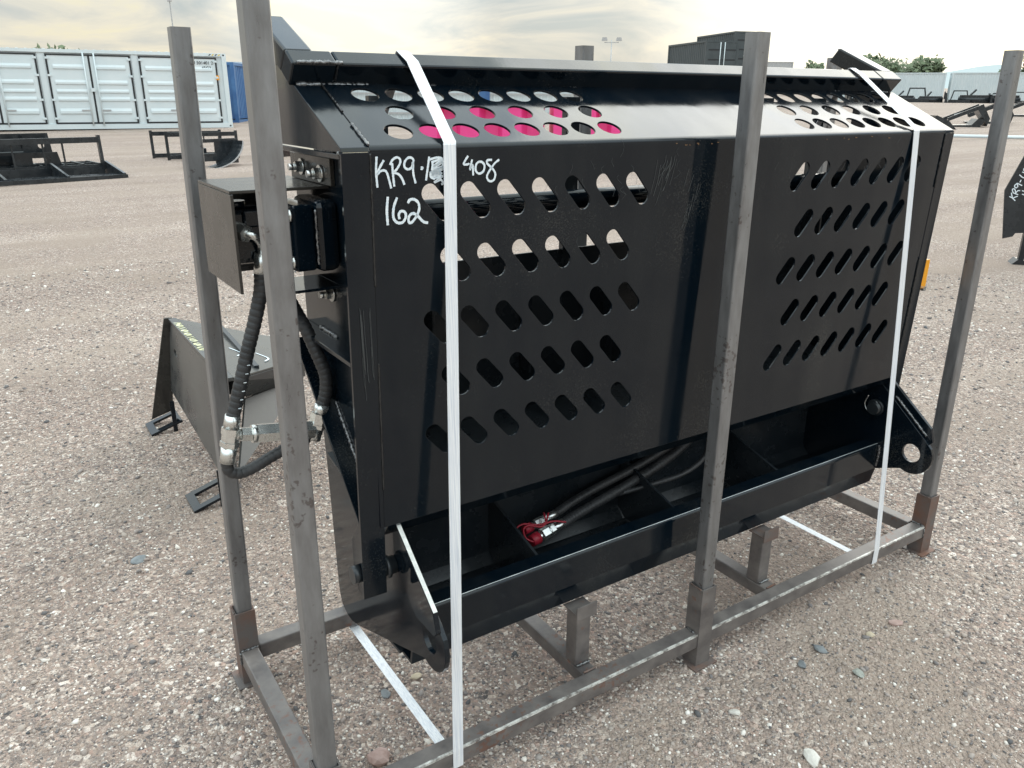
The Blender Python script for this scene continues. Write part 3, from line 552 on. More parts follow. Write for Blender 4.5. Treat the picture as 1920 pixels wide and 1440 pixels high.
# scrapes on the paint
mb = MB()
for k in range(26):
    x = .955+random.gauss(0,.018); z = 1.485-random.random()*.05; l = .02+random.random()*.06
    if k > 15: x = 1.05+random.gauss(0,.012); z = 1.44-random.random()*.10
    ribbon(mb, [(x,z),(x-.004+random.uniform(-.003,.003),z-l*.5),(x-.010-random.random()*.008,z-l)], .0009+.0009*random.random(), lambda p: Vector((p.x, py(p.y)-.0008, p.y)))
SCR = mat('paint_scrape', (.055,.06,.062), .45); o = mb.put('scrape', SCR, front); o['kind'] = 'stuff'
mb = MB()
for k in range(12):                                           # long scuffs on the left frame, chips along the bend
    x = random.choice((.172,.178,.188,.193))+random.gauss(0,.002); z = 1.22-random.random()*.12; ribbon(mb, [(x,z),(x+.001,z-.05),(x+.003,z-.06-.10*random.random())], .0007+.0006*random.random(), lambda p: Vector((p.x, py(p.y)-.0031, p.y)))
for k in range(34):
    x = random.uniform(.60,1.0) if k % 3 else random.uniform(1.2,2.0); z = 1.44+random.gauss(0,.03); ribbon(mb, [(x,z),(x+random.uniform(-.01,.01),z-.008),(x+random.uniform(-.015,.015),z-.02)], .0006, lambda p: Vector((p.x, py(p.y)-.0009, p.y)))
o = mb.put('scrape', SCR, front); o['kind'] = 'stuff'
mb = MB()
for k in range(14):
    x = random.gauss(1.05,.045) if k % 2 else random.gauss(1.66,.10); z = 1.5005-random.random()*.006; ribbon(mb, [(x,z),(x+.002,z-.001),(x+.003+.006*random.random(),z-.0005)], .0016, lambda p: Vector((p.x, py(p.y)-.0012, p.y)))
o = mb.put('rust_chip', mat('rust_chip', (.24,.13,.06), .8), front); o['kind'] = 'stuff'

# ------------------------------------------------------------------ straps
def strap(label, xr, xb, xl, under=True):
    w_ = .0275
    path = [(xr,-.0265,.100),(xr,-.0268,.117),(xb,.0575,1.511),(xb+.002,.0605,1.516),(xl,.2585,1.6635),(xl,.262,1.6675),(xl-.004,.299,1.6885),(xl-.004,.304,1.688),(xr+.02,.66,1.15),(xr,.6745,.115),(xr,.674,.064),(xr,.668,.060),(xr+.002,-.016,.0605),(xr,-.0262,.064),(xr,-.0265,.0995)]
    mb = MB(); prev = None
    for k, p in enumerate(path):
        p = Vector(p); A = [mb.bm.verts.new(p+Vector((-w_/2,0,0))), mb.bm.verts.new(p+Vector((w_/2,0,0)))]
        if prev: mb.bm.faces.new((prev[0],prev[1],A[1],A[0]))
        prev = A
    o = mb.put('strap', STRAP); md = o.modifiers.new('thickness', 'SOLIDIFY'); md.thickness = .0014; md.offset = 0
    return tag(o, label, 'strap', 'white straps round the rack')
strap('white polyester strap on the left, beside the handwritten number', .316, .372, .400); strap('white polyester strap at the right end of the rack, by the round ear hole', 1.990, 1.940, 1.940)

# ------------------------------------------------------------------ single larger stones
def stone(x, y, r, k, label, fl=.55):
    bm = bmesh.new(); bmesh.ops.create_icosphere(bm, subdivisions=2, radius=1)
    ph = random.random()*9
    for v in bm.verts:
        n_ = 1+.13*math.sin(v.co.x*2.3+ph)+.12*math.sin(v.co.y*3.1+ph*2)+.08*math.sin(v.co.z*4+ph)
        n_ *= random.uniform(.9,1.1); v.co = Vector((v.co.x*r*1.25*n_, v.co.y*r*.85*n_, v.co.z*r*fl*n_))
    o = link('stone', bm_mesh(bm, 'stone'), STONE[k]); o.location = (x, y, r*fl*.55); o.rotation_euler = (random.uniform(-.2,.2), random.uniform(-.2,.2), random.random()*6)
    tag(o, label, 'stone', 'larger stones in the gravel')
stone(.187,.157,.026,0,'large reddish stone on the ground inside the left end of the rack', .8)
stone(1.506,-.176,.017,1,'dark slate grey stone in front of the rack, right of the middle post')
stone(1.51,-.31,.016,2,'rounded greenish stone lying in front of the rack')
stone(1.825,-.226,.020,0,'flat pinkish stone in front of the right end of the rack', .35)
stone(1.119,-.445,.022,3,'pale whitish stone at the bottom edge of the picture')
stone(1.70,-.217,.012,4,'small tan angular stone between two larger stones')
stone(.403,.382,.014,4,'tan stone under the left ear of the attachment')
stone(.298,.366,.015,1,'bluish grey stone beside the slanting lower strap')
stone(-.167,1.488,.024,1,'flat blue grey stone on the open gravel left of the rack', .3)
stone(1.40,-.19,.013,1,'dark grey pebble just in front of the front rail')
stone(1.08,-.219,.013,3,'pale pebble in front of the middle post')

# ------------------------------------------------------------------ containers
def corrug(mb, p, q, z0, z1, pitch=.28, dep=.036, out=(0,0,1)):
    """trapezoid-corrugated wall from p to q (x,y), facing out"""
    p, q, out = Vector((*p,0)), Vector((*q,0)), Vector(out); d = q-p; l = d.length; d.normalize(); n_ = max(2, int(l/pitch)); pp = l/n_; prev = None
    for k in range(n_):
        for a, o_ in ((0,0),(.25,0),(.4,-dep),(.85,-dep)):
            b_ = p+d*(k+a)*pp+out*o_; cur = [mb.bm.verts.new(mb._p((b_.x,b_.y,z0))), mb.bm.verts.new(mb._p((b_.x,b_.y,z1)))]
            if prev: mb.bm.faces.new((prev[0],cur[0],cur[1],prev[1]))
            prev = cur
    cur = [mb.bm.verts.new(mb._p((q.x,q.y,z0))), mb.bm.verts.new(mb._p((q.x,q.y,z1)))]; mb.bm.faces.new((prev[0],cur[0],cur[1],prev[1]))
def container(name, loc, rz, Lg, Wd, Ht, M, label, doors_end=None, group=None):
    """local x: length 0..Lg, y: 0..Wd (y=0 faces the yard), z: 0..Ht; corrugated walls, frame, optional door end"""
    r_ = thing(name, loc, label, 'container', rz, group); T = r_.matrix_world
    mb = MB(T); corrug(mb, (.1,.04), (Lg-.1,.04), .16, Ht-.12, out=(0,-1,0)); corrug(mb, (.04,Wd-.1), (.04,.1), .16, Ht-.12, out=(-1,0,0))
    if doors_end is None: corrug(mb, (Lg-.04,.1), (Lg-.04,Wd-.1), .16, Ht-.12, out=(1,0,0))
    mb.quad((.05,Wd-.04,.16),(Lg-.05,Wd-.04,.16),(Lg-.05,Wd-.04,Ht-.1),(.05,Wd-.04,Ht-.1))
    mb.put('wall', M, r_)
    mb = MB(T)
    for x in (0, Lg-.16):
        for y in (0, Wd-.16): mb.box((x,y,0),(x+.16,y+.16,Ht))
    for z in (0, Ht-.12):
        for y in (0.004, Wd-.104): mb.box((.161,y,z+.002),(Lg-.161,y+.1,z+.118))
        for x in (0.004, Lg-.104): mb.box((x,.161,z+.002),(x+.1,Wd-.161,z+.118))
    mb.put('frame', M, r_); MB(T).box((.05,.05,Ht-.06),(Lg-.05,Wd-.05,Ht-.02)).put('roof', M, r_)
    if doors_end:
        for k, (a, b_) in enumerate(((.165,Wd/2-.01),(Wd/2+.01,Wd-.165))):
            x = Lg-.06
            dr = MB(T).box((x,a,.13),(x+.05,b_,Ht-.13)).put('door', M, r_)
            for zz in (.28,.52,.76): MB(T).box((x+.0505,a+.05,Ht*zz),(x+.062,b_-.05,Ht*zz+.09)).put('door_rib', GASKET, dr)
            bx = Wd/2+(.16 if k else -.16); mb = MB(T); mb.cyl((x+.09,bx,.1),(x+.09,bx,Ht-.1),.03,10).put('lock_rod', CWHITE, dr)
            MB(T).box((x+.07,min(bx,bx+(.3 if k else -.3)),Ht*.36),(x+.1,max(bx,bx+(.3 if k else -.3)),Ht*.36+.05)).put('handle', CWHITE, dr)
    return r_
# long white side-door container behind the yard on the left
ang = math.atan2(31.51-32.16, 8.163-.486); LG, HT = 12.19, 2.63
ox, oy = 8.163-LG*math.cos(ang), 31.51-LG*math.sin(ang)
wc = thing('side_door_container', (ox,oy,.41), 'long white container with four pairs of side doors outlined in black seals', 'container', ang); T = wc.matrix_world
MB(T).box((.02,.07,.12),(LG-.02,2.40,HT-.05)).put('wall', CWHITE, wc)
mb = MB(T)
for x in (0,LG-.16):
    for y in (0,2.28): mb.box((x,y,0),(x+.16,y+.16,HT))
mb.box((.161,.002,0.002),(LG-.161,.16,.17)).box((.161,.002,HT-.11),(LG-.161,.12,HT-.002)); mb.put('frame', CWHITE, wc)
mb = MB(T)
for k in range(46): mb.prism([(.1+k*.262,HT-.048),(.16+k*.262,HT+.012),(.24+k*.262,HT+.012),(.30+k*.262,HT-.048)], .121, 2.3, 'y')
mb.put('roof', CWHITE, wc)
for x in (.02, LG-.15): 
    for z in (.02, HT-.11): MB(T).box((x+.03,-.002,z+.02),(x+.09,.004,z+.075)).put('corner_casting_slot', GASKET, wc)
PW = 2.62; pitch_ = (LG-.34-.10)/4
for k in range(4):
    px0 = .17+.05+k*pitch_+(pitch_-PW)/2
    MB(T).box((px0-.26,.045,.171),(px0-.03,.068,HT-.111)).put('door_post', CWHITE, wc)
    for s_ in (0,1):
        a = px0+s_*PW/2+.03; b_ = px0+(s_+1)*PW/2-.03
        dr = MB(T).box((a,.015,.23),(b_,.066,HT-.2),.004).put('door', CWHITE, wc)
        for zz, hh2 in ((.52,.20),(.95,.16),(1.22,.14),(1.50,.16),(2.0,.17)):
            z1 = zz-.02; MB(T).prism([(.0145,z1),(-.028,z1+.03),(-.028,z1+hh2*.55),(.0145,z1+hh2)], a+.14, b_-.14).put('door_rib', CWHITE, dr)
        g_ = MB(T)
        g_.box((a-.055,-.003,.185),(b_+.055,.064,.229)).box((a-.055,-.003,HT-.199),(b_+.055,.064,HT-.155))
        e_ = a-.0545 if s_ == 0 else b_+.001
        g_.box((e_,-.003,.2295),(e_+.0535,.064,HT-.1995)); g_.put('seal', GASKET, dr)
        if s_ == 0: MB(T).box((b_+.001,.003,.2295),(b_+.059,.062,HT-.1995)).put('seal', GASKET, dr)
        rx = (b_-.14) if s_ == 0 else (a+.14)
        rd = MB(T); rd.cyl((rx,-.045,.12),(rx,-.045,HT-.1),.026,10).put('lock_rod', CWHITE, dr)
        hx = rx-.3 if s_ == 0 else rx; MB(T).box((hx,-.06,.62),(hx+.3,-.03,.66)).put('handle', GREY, dr)
        for zz in (.33,.95,1.75,HT-.32):
            hg = (a-.06) if s_ == 0 else (b_-.06); MB(T).box((hg,-.02,zz),(hg+.12,.0135,zz+.07)).put('hinge', CWHITE, dr)
    MB(T).box((px0+PW/2-.07,-.07,1.26),(px0+PW/2+.07,-.004,1.38)).put('lock_box', CWHITE, wc)
Tt = T @ Matrix.Translation((LG-1.52,-.004,2.24)) @ Matrix.Rotation(R(90),4,'X')
text_mesh('container_number', 'KMPU 501401 2', .155, Tt, GASKET, wc); text_mesh('container_code', '45G3', .15, Tt @ Matrix.Translation((.62,-.17,0)), GASKET, wc)
MB(T).box((LG-.42,-.004,1.70),(LG-.32,.0145,1.86)).put('warning_sticker', ORANGE, wc)
for k in range(4): MB(T).prism([(LG-.62+k*.11,HT-.085),(LG-.57+k*.11,HT-.085),(LG-.52+k*.11,HT-.03),(LG-.57+k*.11,HT-.03)], -.001, .0018, 'y').put('warning_stripe', YEL if k % 2 else GASKET, wc)
container('shipping_container', (9.0,37.2,.47), R(4), 3.0, 2.4, 2.5, CWHITE2, 'short white container standing behind the right end of the long white one')
container('shipping_container', (9.42,35.25,.46), R(62), 6.06, 2.44, 2.42, CBLUE, 'blue corrugated container next to the white side-door container')
# white container seen through the hood holes
a_ = math.atan2(30.44-34.72, 24.06-13.85)
c3 = container('shipping_container', (13.2,35.0,.42), a_, 12.0, 2.44, 2.45, CWHITE2, 'white container glimpsed through the top row of hood holes'); T = c3.matrix_world
for k in range(5): MB(T).box((.3,-.02,.4+k*.42),(11.6,.002,.47+k*.42)).put('rail_band', GREY, c3)
MB(T).box((7.0,-.03,.2),(7.5,-.021,2.3)).put('blue_stripe', CBLUE, c3)
# dark containers stacked two high on the right
def dark(loc, rz, nm):
    for lv in (0,1): container('shipping_container', (loc[0],loc[1],loc[2]+lv*2.6), rz, 6.06, 2.44, 2.59, CDARK, nm[lv], True, 'dark stacked containers')
dark((44.08, 45.89, .02), R(-109), ('lower dark container under the shorter dark stack, hidden behind the hood','dark grey container with white lock rods, in front of the taller dark one'))
dark((48.70, 47.64, .88), R(-109), ('lower dark container of the rear dark stack, hidden behind the hood','tallest dark container, partly behind the middle front post'))
# pale container row far right
for (p, q, lb) in (((84.2,59.9),(90.6,51.2),'pale corrugated container far right, left of the vertical gap'),((90.9,50.7),(95.5,44.2),'pale corrugated container far right, right of the vertical gap')):
    d = Vector((q[0]-p[0], q[1]-p[1])); container('shipping_container', (p[0],p[1],1.33), math.atan2(d.y,d.x), d.length, 2.44, 3.0, CWHITE2, lb, None, 'pale containers at the far right of the yard')
container('shipping_container', (108,97,2.2), R(-36), 9, 2.4, 5.0, GREY, 'grey container stack top just right of the middle front post')

# ------------------------------------------------------------------ other attachments lying about the yard
def frame_rect(mb, a, b_, w_): mb.bar(a, b_, w_, w_)
# leveller frame, front left
lv = thing('land_leveller', (1.886,15.05,.15), 'wide black leveller frame with slanting ends lying at far left', 'attachment', math.atan2(15.05-14.649, 1.886+.137)); T = lv.matrix_world
MB(T).bar((-3.0,0,.035),(0,0,.035),.05,.07).put('front_bar', BLACKM, lv); MB(T).bar((-3.0,.95,.09),(-.08,.95,.09),.1,.16).put('rear_bar', BLACKM, lv)
MB(T).bar((-3.0,1.0,.64),(-.1,1.0,.64),.09,.10).put('top_bar', BLACKM, lv)
for x in (-2.95,-1.95,-.98,-.03): MB(T).prism([(.03,.0),(.03,.09),(.95,.26),(1.0,.16),(1.0,0)], x-.025, x+.02, 'x').put('divider', BLACKM, lv)
for x in (-2.95,-.08): MB(T).bar((x,.97,.1),(x,1.02,.72),.05,.09,(0,1,0)).put('end_post', BLACKM, lv)
for x in (-2.6,-2.25,-1.95,-1.55,-1.05,-.72): MB(T).bar((x,1.0,.16),(x,1.02,.6),.03,.02,(0,1,0)).put('rod', BLACKM, lv)
for y in (.12,.27,.42): MB(T).box((-2.9,y,.04),(-.06,y+.1,.06)).put('slat', BLACKM, lv)
# mounting plate with curved blade behind it
bp_ = thing('blade_attachment', (.55,16.6,.18), 'black mounting plate with curved blade behind the leveller frame', 'attachment', R(10)); T = bp_.matrix_world
plate('back_plate', [(-1.6,.02),(.35,.02),(.28,.72),(-1.6,.72)], [[(-.05,.18),(.15,.18),(.15,.32),(-.05,.32)], circle(.14,.5,.055), [(-1.35,.18),(-1.15,.18),(-1.15,.32),(-1.35,.32)]], .03, T @ frame((0,0,0),(1,0,0),(0,0,1)), BLACKM, bp_, .002)
MB(T).box((-.95,-.05,.721),(-.55,.05,.76)).put('hook', BLACKM, bp_)
mb = MB(T); arc = [(-.02-.34*math.sin(a)*1.0, .42-.40*math.cos(a)) for a in [R(8*k) for k in range(12)]]
mb.prism(arc+[(y+.015,z+.015) for y, z in arc[::-1]], -1.0, -.25, 'x').put('curved_blade', BLACKM, bp_)
for x in (-1.3,-.2): MB(T).prism([(-.016,.70),(-.016,.45),(-.13,.70)], x, x+.02).put('gusset', BLACKM, bp_)
# grid-like fork carriage between
gr = thing('grid_frame', (1.0,15.9,.16), 'low black grid frame lying between the leveller and the mounting plate', 'attachment', R(9)); T = gr.matrix_world
for y in (0,.45,.9): MB(T).bar((-2.2,y,.14),(.6,y,.14),.05,.10).put('long_bar', BLACKM, gr)
for x in (-2.0,-1.6,-1.2,-.8,-.4,0,.3,.58): MB(T).bar((x,.03,.16),(x,.87,.16),.04,.09).put('cross_bar', BLACKM, gr)
plate('plate', [(-.8,.15),(0,.15),(-.05,.42),(-.75,.42)], [[(-.5,.22),(-.25,.22),(-.25,.32),(-.5,.32)]], .02, T @ frame((0,.3,0),(1,0,0),(0,0,1)), BLACKM, gr, .001)
# pallet-fork frames behind the far left post
fk = thing('fork_frame', (3.0,18.4,.205), 'pair of open rectangular black fork frames behind the far left post', 'attachment', R(-2)); T = fk.matrix_world
for dx, dy in ((0,.55),(.22,-.1)):
    for z in (.07,.55): MB(T).bar((dx,dy,z),(dx+1.55,dy,z),.06,.09).put('frame_bar', BLACKM, fk)
    for x in (dx+.02,dx+1.53): MB(T).bar((x,dy,.0),(x,dy+.03,.62),.06,.05,(0,1,0)).put('frame_post', BLACKM, fk)
MB(T).bar((.72,-.05,.55),(.95,-.3,.1),.06,.06).put('brace', GREY, fk); MB(T).box((.55,-.75,.0),(1.4,-.35,.07),.004).put('skid', BLACKM, fk); mb = MB(T); mb.box((.7,-.7,.07),(.95,-.45,.28),.01).cyl((.82,-.58,.28),(.82,-.58,.36),.06,12); mb.put('gearbox', BLACKM, fk)
# bucket with curved blade next to them
bk = thing('grader_bucket', (3.62,16.1,.18), 'black angled blade with curved light edge right of the fork frames', 'attachment', R(20)); T = bk.matrix_world
MB(T).bar((-.4,.3,.52),(.8,.3,.52),.05,.07).put('top_bar', BLACKM, bk); MB(T).bar((-.4,.3,.2),(.4,.3,.2),.1,.14).put('lower_bar', BLACKM, bk)
MB(T).box((.32,.28,.05),(.86,.31,.55),.003).put('back_plate', BLACKM, bk)
mb = MB(T); arc = [(.72-.80*(1-math.cos(R(9*k))), .52-.52*math.sin(R(9*k))) for k in range(11)]
mb.prism(arc+[(u+.012,v-.012) for u, v in arc[::-1]], -.12, .27, 'y').put('curved_blade', BLACKM, bk); mb = MB(T); mb.prism([(u-.002,v+.002) for u, v in arc]+[(u+.016,v-.016) for u, v in arc[::-1]], -.135, -.1205, 'y').put('blade_edge', GREY, bk)
for x in (-.2,.1,.45): MB(T).cyl((x,.3,.555),(x,.3,.62),.015,8).put('pin', BLACKM, bk)
pb = thing('steel_box', (5.6,17.9,.22), 'small grey steel box near the nearest post', 'box', R(20)); T = pb.matrix_world
MB(T).box((-.3,0,0),(.5,.4,.22),.01).put('body', BOX, pb); MB(T).bar((-.2,.2,.22),(.2,.2,.55),.1,.12).put('bracket', GREY, pb)
# stump bucket standing close behind the rack on the left
sb = thing('stump_bucket', (.2,2.3,0), 'black pointed stump bucket standing on the gravel behind the far left post', 'bucket'); 
plate('mount_plate', [(1.68,.12),(2.76,.19),(2.74,.47),(2.71,.545),(1.74,.545),(1.69,.50)], [slot(2.62,.42,.04,0,.03)], .012, frame((.205,0,0),(0,1,0),(.10,0,.995)), DUSTLIT, sb, .001)
mb = MB(); mb.prism([(.11,.05),(.215,.08),(.272,.56),(.235,.56)], 2.762, 2.772, 'y').put('end_flange', BOX, sb)
def sheet(name, ps, M, th=.008):
    mb = MB(); mb.quad(*ps); o = mb.put(name, M, sb); md = o.modifiers.new('thickness', 'SOLIDIFY'); md.thickness = th; md.offset = 0; return o
sheet('top_plate', [(.292,1.70,.552),(.292,2.74,.552),(.76,2.48,.435),(.72,2.16,.435)], DUSTLIT)
MB().box((.2525,1.70,.545),(.290,2.75,.560),.001).put('top_edge', DUSTLIT, sb)
MB().bar((.46,2.60,.522),(.43,1.88,.522),.02,.02).put('seam', BLACKM, sb)
sheet('side_panel', [(.292,1.705,.545),(.72,2.165,.43),(.74,2.22,.33),(.40,2.0,.36)], BLACKM)
sheet('lower_panel', [(.27,1.72,.14),(.395,2.0,.352),(.735,2.225,.325),(.66,2.36,.17)], DUSTLIT)
sheet('side_panel', [(.27,2.72,.17),(.292,2.73,.545),(.76,2.485,.43),(.70,2.40,.18)], BLACKM)
for y0_ in (2.66, 1.74):
    plate('foot_bracket', [(-.09,0),(.07,0),(.07,.17),(-.09,.17)], [[(-.055,.035),(.05,.035),(.05,.135),(-.055,.135)]], .012, frame((.17,y0_,.03),(.95,0,.3),(0,1,0)), BLACK, sb, .001)
    MB().box((.19,y0_+.002,.0),(.21,y0_+.012,.16)).put('foot_leg', BLACK, sb)
mb = MB()
for k in range(15): 
    y = 2.66-k*.035+random.uniform(-.01,.01); ribbon(mb, [(.258,y),(.285,y-.02),(.262,y-.03),(.286,y-.05)], .007, lambda p: Vector((p.x,p.y,.5608)))
mb.put('scribble', YMARK, sb)['kind'] = 'stuff'
mb = MB()
for k in range(3): ribbon(mb, [(.40+k*.1,2.2-k*.06),(.43+k*.1,2.12-k*.06),(.40+k*.1,2.06-k*.06)], .008, lambda p: Vector((p.x,p.y,.552-(p.x-.292)*.25+.006)))
mb.put('scribble', MARK, sb)['kind'] = 'stuff'

# black attachment cut by the right edge of the picture, with its own number
ra_ang = -R(50.338); ra = thing('blade_wing', (8.159,2.476,.056), 'black angled steel plate numbered in white, cut by the right edge of the picture', 'attachment', ra_ang); T = ra.matrix_world
TW = T @ frame((0,0,0),(1,0,0),(0,0,1))
plate('wing_plate', [(-.286,.707),(-.216,.243),(-.132,.268),(-.115,.301),(.9,.40),(.9,1.45),(.05,1.45),(-.181,1.036)], [[(-.05,.38),(.6,.45),(.6,.75),(.12,.6)]], .02, TW, BLACKM, ra, .001)
MB(T).box((-.03,.02,.0),(.02,.07,.9)).put('stand_leg', BLACKM, ra); MB(T).prism([(-.10,0),(.12,0),(.10,.03),(-.05,.05)], -.05, .12, 'y').put('stand_foot', BLACKM, ra); MB(T).bar((0,.045,.5),(1.0,.6,.3),.08,.08).put('beam', BLACKM, ra)
mb = MB()
for st_ in [[(-0.235, 0.653), (-0.204, 0.637), (-0.177, 0.614)], [(-0.225, 0.689), (-0.206, 0.638)], [(-0.163, 0.659), (-0.202, 0.639)], [(-0.209, 0.688), (-0.163, 0.673)], [(-0.207, 0.686), (-0.221, 0.714), (-0.216, 0.727), (-0.199, 0.718), (-0.187, 0.686)], [(-0.187, 0.687), (-0.173, 0.71), (-0.154, 0.711)], [(-0.194, 0.779), (-0.209, 0.76), (-0.205, 0.743), (-0.193, 0.736), (-0.181, 0.752), (-0.194, 0.779), (-0.145, 0.759)], [(-0.165, 0.813), (-0.171, 0.789)], [(-0.189, 0.861), (-0.163, 0.84), (-0.141, 0.831)], [(-0.17, 0.887), (-0.15, 0.879)], [(-0.159, 0.923), (-0.163, 0.909), (-0.154, 0.896)], [(-0.138, 0.712), (-0.116, 0.706)], [(-0.132, 0.68), (-0.11, 0.672)]]: ribbon(mb, st_, .009, lambda p: T @ Vector((p.x, -.0125, p.y)))
mk = mb.put('handwritten_mark', MARK, ra); mk['kind'] = 'stuff'; mk['label'] = 'handwritten KR9 number running up the plate'
# pink bins behind the rack
def bin_(loc, rz, Lg, label, Ht=1.18):
    r_ = thing('steel_bin', loc, label, 'bin', rz, 'pink bins behind the rack'); T = r_.matrix_world; n_ = max(3, int(Lg/.75)); pp = Lg/n_; pts = []
    for k in range(n_): pts += [(k*pp,0),(k*pp+pp*.45,0),(k*pp+pp*.6,.25),(k*pp+pp*.9,.25)]
    pts += [(Lg,0),(Lg,1.6),(0,1.6)]
    MB(T).prism(pts, .08, Ht, 'z').put('body', PINK, r_); MB(T).box((-.03,-.05,Ht+.001),(Lg+.03,1.65,Ht+.07),.01).put('rim', PINK, r_)
    for x in (.2,Lg-.3): MB(T).box((x,.3,0),(x+.12,1.4,.079)).put('skid', BLACKM, r_)
bin_((8.25,15.9,.22), R(-32), 2.9, 'hot pink steel bin glimpsed through the left hood holes'); bin_((10.85,14.2,.22), R(-32), 2.0, 'hot pink steel bin glimpsed through the middle hood holes')
yb = thing('yellow_box', (26.5,24.2,.45), 'yellow steel box glimpsed through the right hood holes', 'box', R(-30)); T = yb.matrix_world
MB(T).box((-1.2,0,0),(1.6,1.2,1.35),.02).put('body', YEL, yb); MB(T).box((-1.25,-.03,1.351),(1.65,1.25,1.42),.01).put('lid', YEL, yb)
# attachments farther right
def grapple(loc, rz, label, s_=1.):
    r_ = thing('grapple', loc, label, 'attachment', rz, 'attachments in the middle distance'); T = r_.matrix_world @ Matrix.Scale(s_,4)
    MB(T).prism([(-.6,.0),(.7,.0),(.9,.3),(.6,.34),(.4,.1),(-.6,.08)], -.5, .5, 'y').put('lower_jaw', BLACKM, r_)
    for y in (-.4,.35): MB(T).bar((-.5,y,.3),(.75,y,.85),.07,.14).put('arm', BLACKM, r_); 
    MB(T).prism([(.5,.75),(.75,.85),(1.05,.35),(.98,.05),(.85,.3)], -.45, .45, 'y').put('upper_jaw', BLACKM, r_)
    mb = MB(T); mb.cyl((-.2,0,.45),(.7,0,.72),.05,10).put('cylinder', GREY, r_)
grapple((35.95,18.74,.45), R(-48), 'black grapple with raised curved jaw right of the hood corner', 1.05); grapple((40.4,20.1,.5), R(-58), 'black grapple with twin angled arms beside the right front post', 1.2); grapple((51.71,24.07,.64), R(-55), 'black grapple at the right edge of the picture behind the right post', 1.25)
bk2 = thing('loader_bucket', (33.2,18.6,.42), 'black loader bucket with pale cutting edge right of the hood corner', 'bucket', R(-40)); T = bk2.matrix_world
mb = MB(T); mb.prism([(0,.0),(.9,.0),(.92,.03),(.15,.08),(.05,.55),(0,.55)], -1.0, 1.0, 'y').put('shell', BLACKM, bk2)
for y in (-1.01,.99): MB(T).prism([(0,0),(.9,0),(.55,.35),(.05,.56)], y, y+.02, 'y').put('side', BLACKM, bk2)
MB(T).box((.88,-1.0,-.005),(1.0,1.0,.025)).put('cutting_edge', ZINC, bk2)
hz_ = thing('ground_pipe', (28.5,13.8,.32), 'thin white pipe lying on the gravel behind the hood corner', 'pipe', R(-57)); mb = MB(hz_.matrix_world); mb.cyl((-2,0,.08),(5.5,0,.08),.06,10).put('pipe', CWHITE, hz_)
# row of implements along the pale containers
def implement(k, loc, label, s_=1.):
    r_ = thing('row_implement', loc, label, 'attachment', R(-55)+random.uniform(-.3,.3), 'implements lined up along the pale containers'); T = r_.matrix_world @ Matrix.Scale(s_,4)
    if k == 0:
        MB(T).prism([(0,0),(.9,0),(.2,.1),(.1,.8),(0,.8)], -1.0, 1.0, 'y').put('shell', BLACKM, r_); MB(T).box((-.1,-.4,.3),(0,.4,.9)).put('mount', BLACKM, r_)
    elif k == 1:
        for x in (-.8,.8): MB(T).bar((x,0,0),(x*.7,.1,1.1),.1,.1,(0,1,0)).put('post', BLACKM, r_)
        MB(T).bar((-.6,.1,1.1),(.6,.1,1.1),.1,.1).put('top_bar', BLACKM, r_); MB(T).box((-.9,-.5,0),(.9,.4,.3)).put('base', BLACKM, r_)
    else:
        MB(T).box((-1,-.2,.05),(1,.2,.6),.02).put('housing', BLACKM, r_); mb = MB(T); mb.cyl((-1.1,0,.25),(1.1,0,.25),.25,14).put('drum', BLACKM, r_); MB(T).bar((-.3,0,.6),(0,.3,1.0),.12,.12).put('hitch', BLACKM, r_)
KN = ('black bucket','black frame implement','black drum implement')
ORD = ('first','second','third','fourth','fifth','sixth','seventh','eighth','ninth','tenth','eleventh','twelfth','thirteenth','fourteenth')
for k in range(14):
    a_ = k/13; x, y = 82.6+a_*10.6, 57.6-a_*14.4; x -= 1.7; y -= 1.2
    kk = (0,1,2,0,2,1,2,0,1,2,0,2,1,0)[k]
    implement(kk, (x, y, gz(x,y)-.02), f'{KN[kk]}, {ORD[k]} from the left in the far row by the pale containers', random.uniform(1.0,1.35))
tf = thing('tower_frame', (84.2,55.4,gz(84,55)), 'slanted black tubular frame standing by the pale containers', 'attachment', R(-55)); T = tf.matrix_world
for y in (-.7,.7): MB(T).bar((-.9,y,0),(-.9,y,1.9),.1,.1,(0,1,0)).put('post', BLACKM, tf); MB(T).bar((-.9,y,1.9),(1.6,y,.3),.1,.1).put('slant', BLACKM, tf)
MB(T).bar((-.9,-.7,1.9),(-.9,.7,1.9),.1,.1).put('top_bar', BLACKM, tf)
rm = thing('red_machine', (90.6,44.6,gz(90.6,44.6)), 'red and orange machine in the far row beside the right post', 'machine', R(-55)); T = rm.matrix_world @ Matrix.Scale(.7,4)
MB(T).box((-1.1,-.5,.1),(1.1,.5,.7),.05).put('body', MRED, rm); MB(T).box((-.5,-.4,.7),(.6,.4,1.7),.05).put('mast', BLACKM, rm); MB(T).bar((-1.6,0,1.3),(.9,0,1.6),.2,.2).put('boom', BLACKM, rm)
for x in (-1.2,1.0): MB(T).box((x,-.55,0),(x+.25,.55,.4)).put('track', MRED, rm)

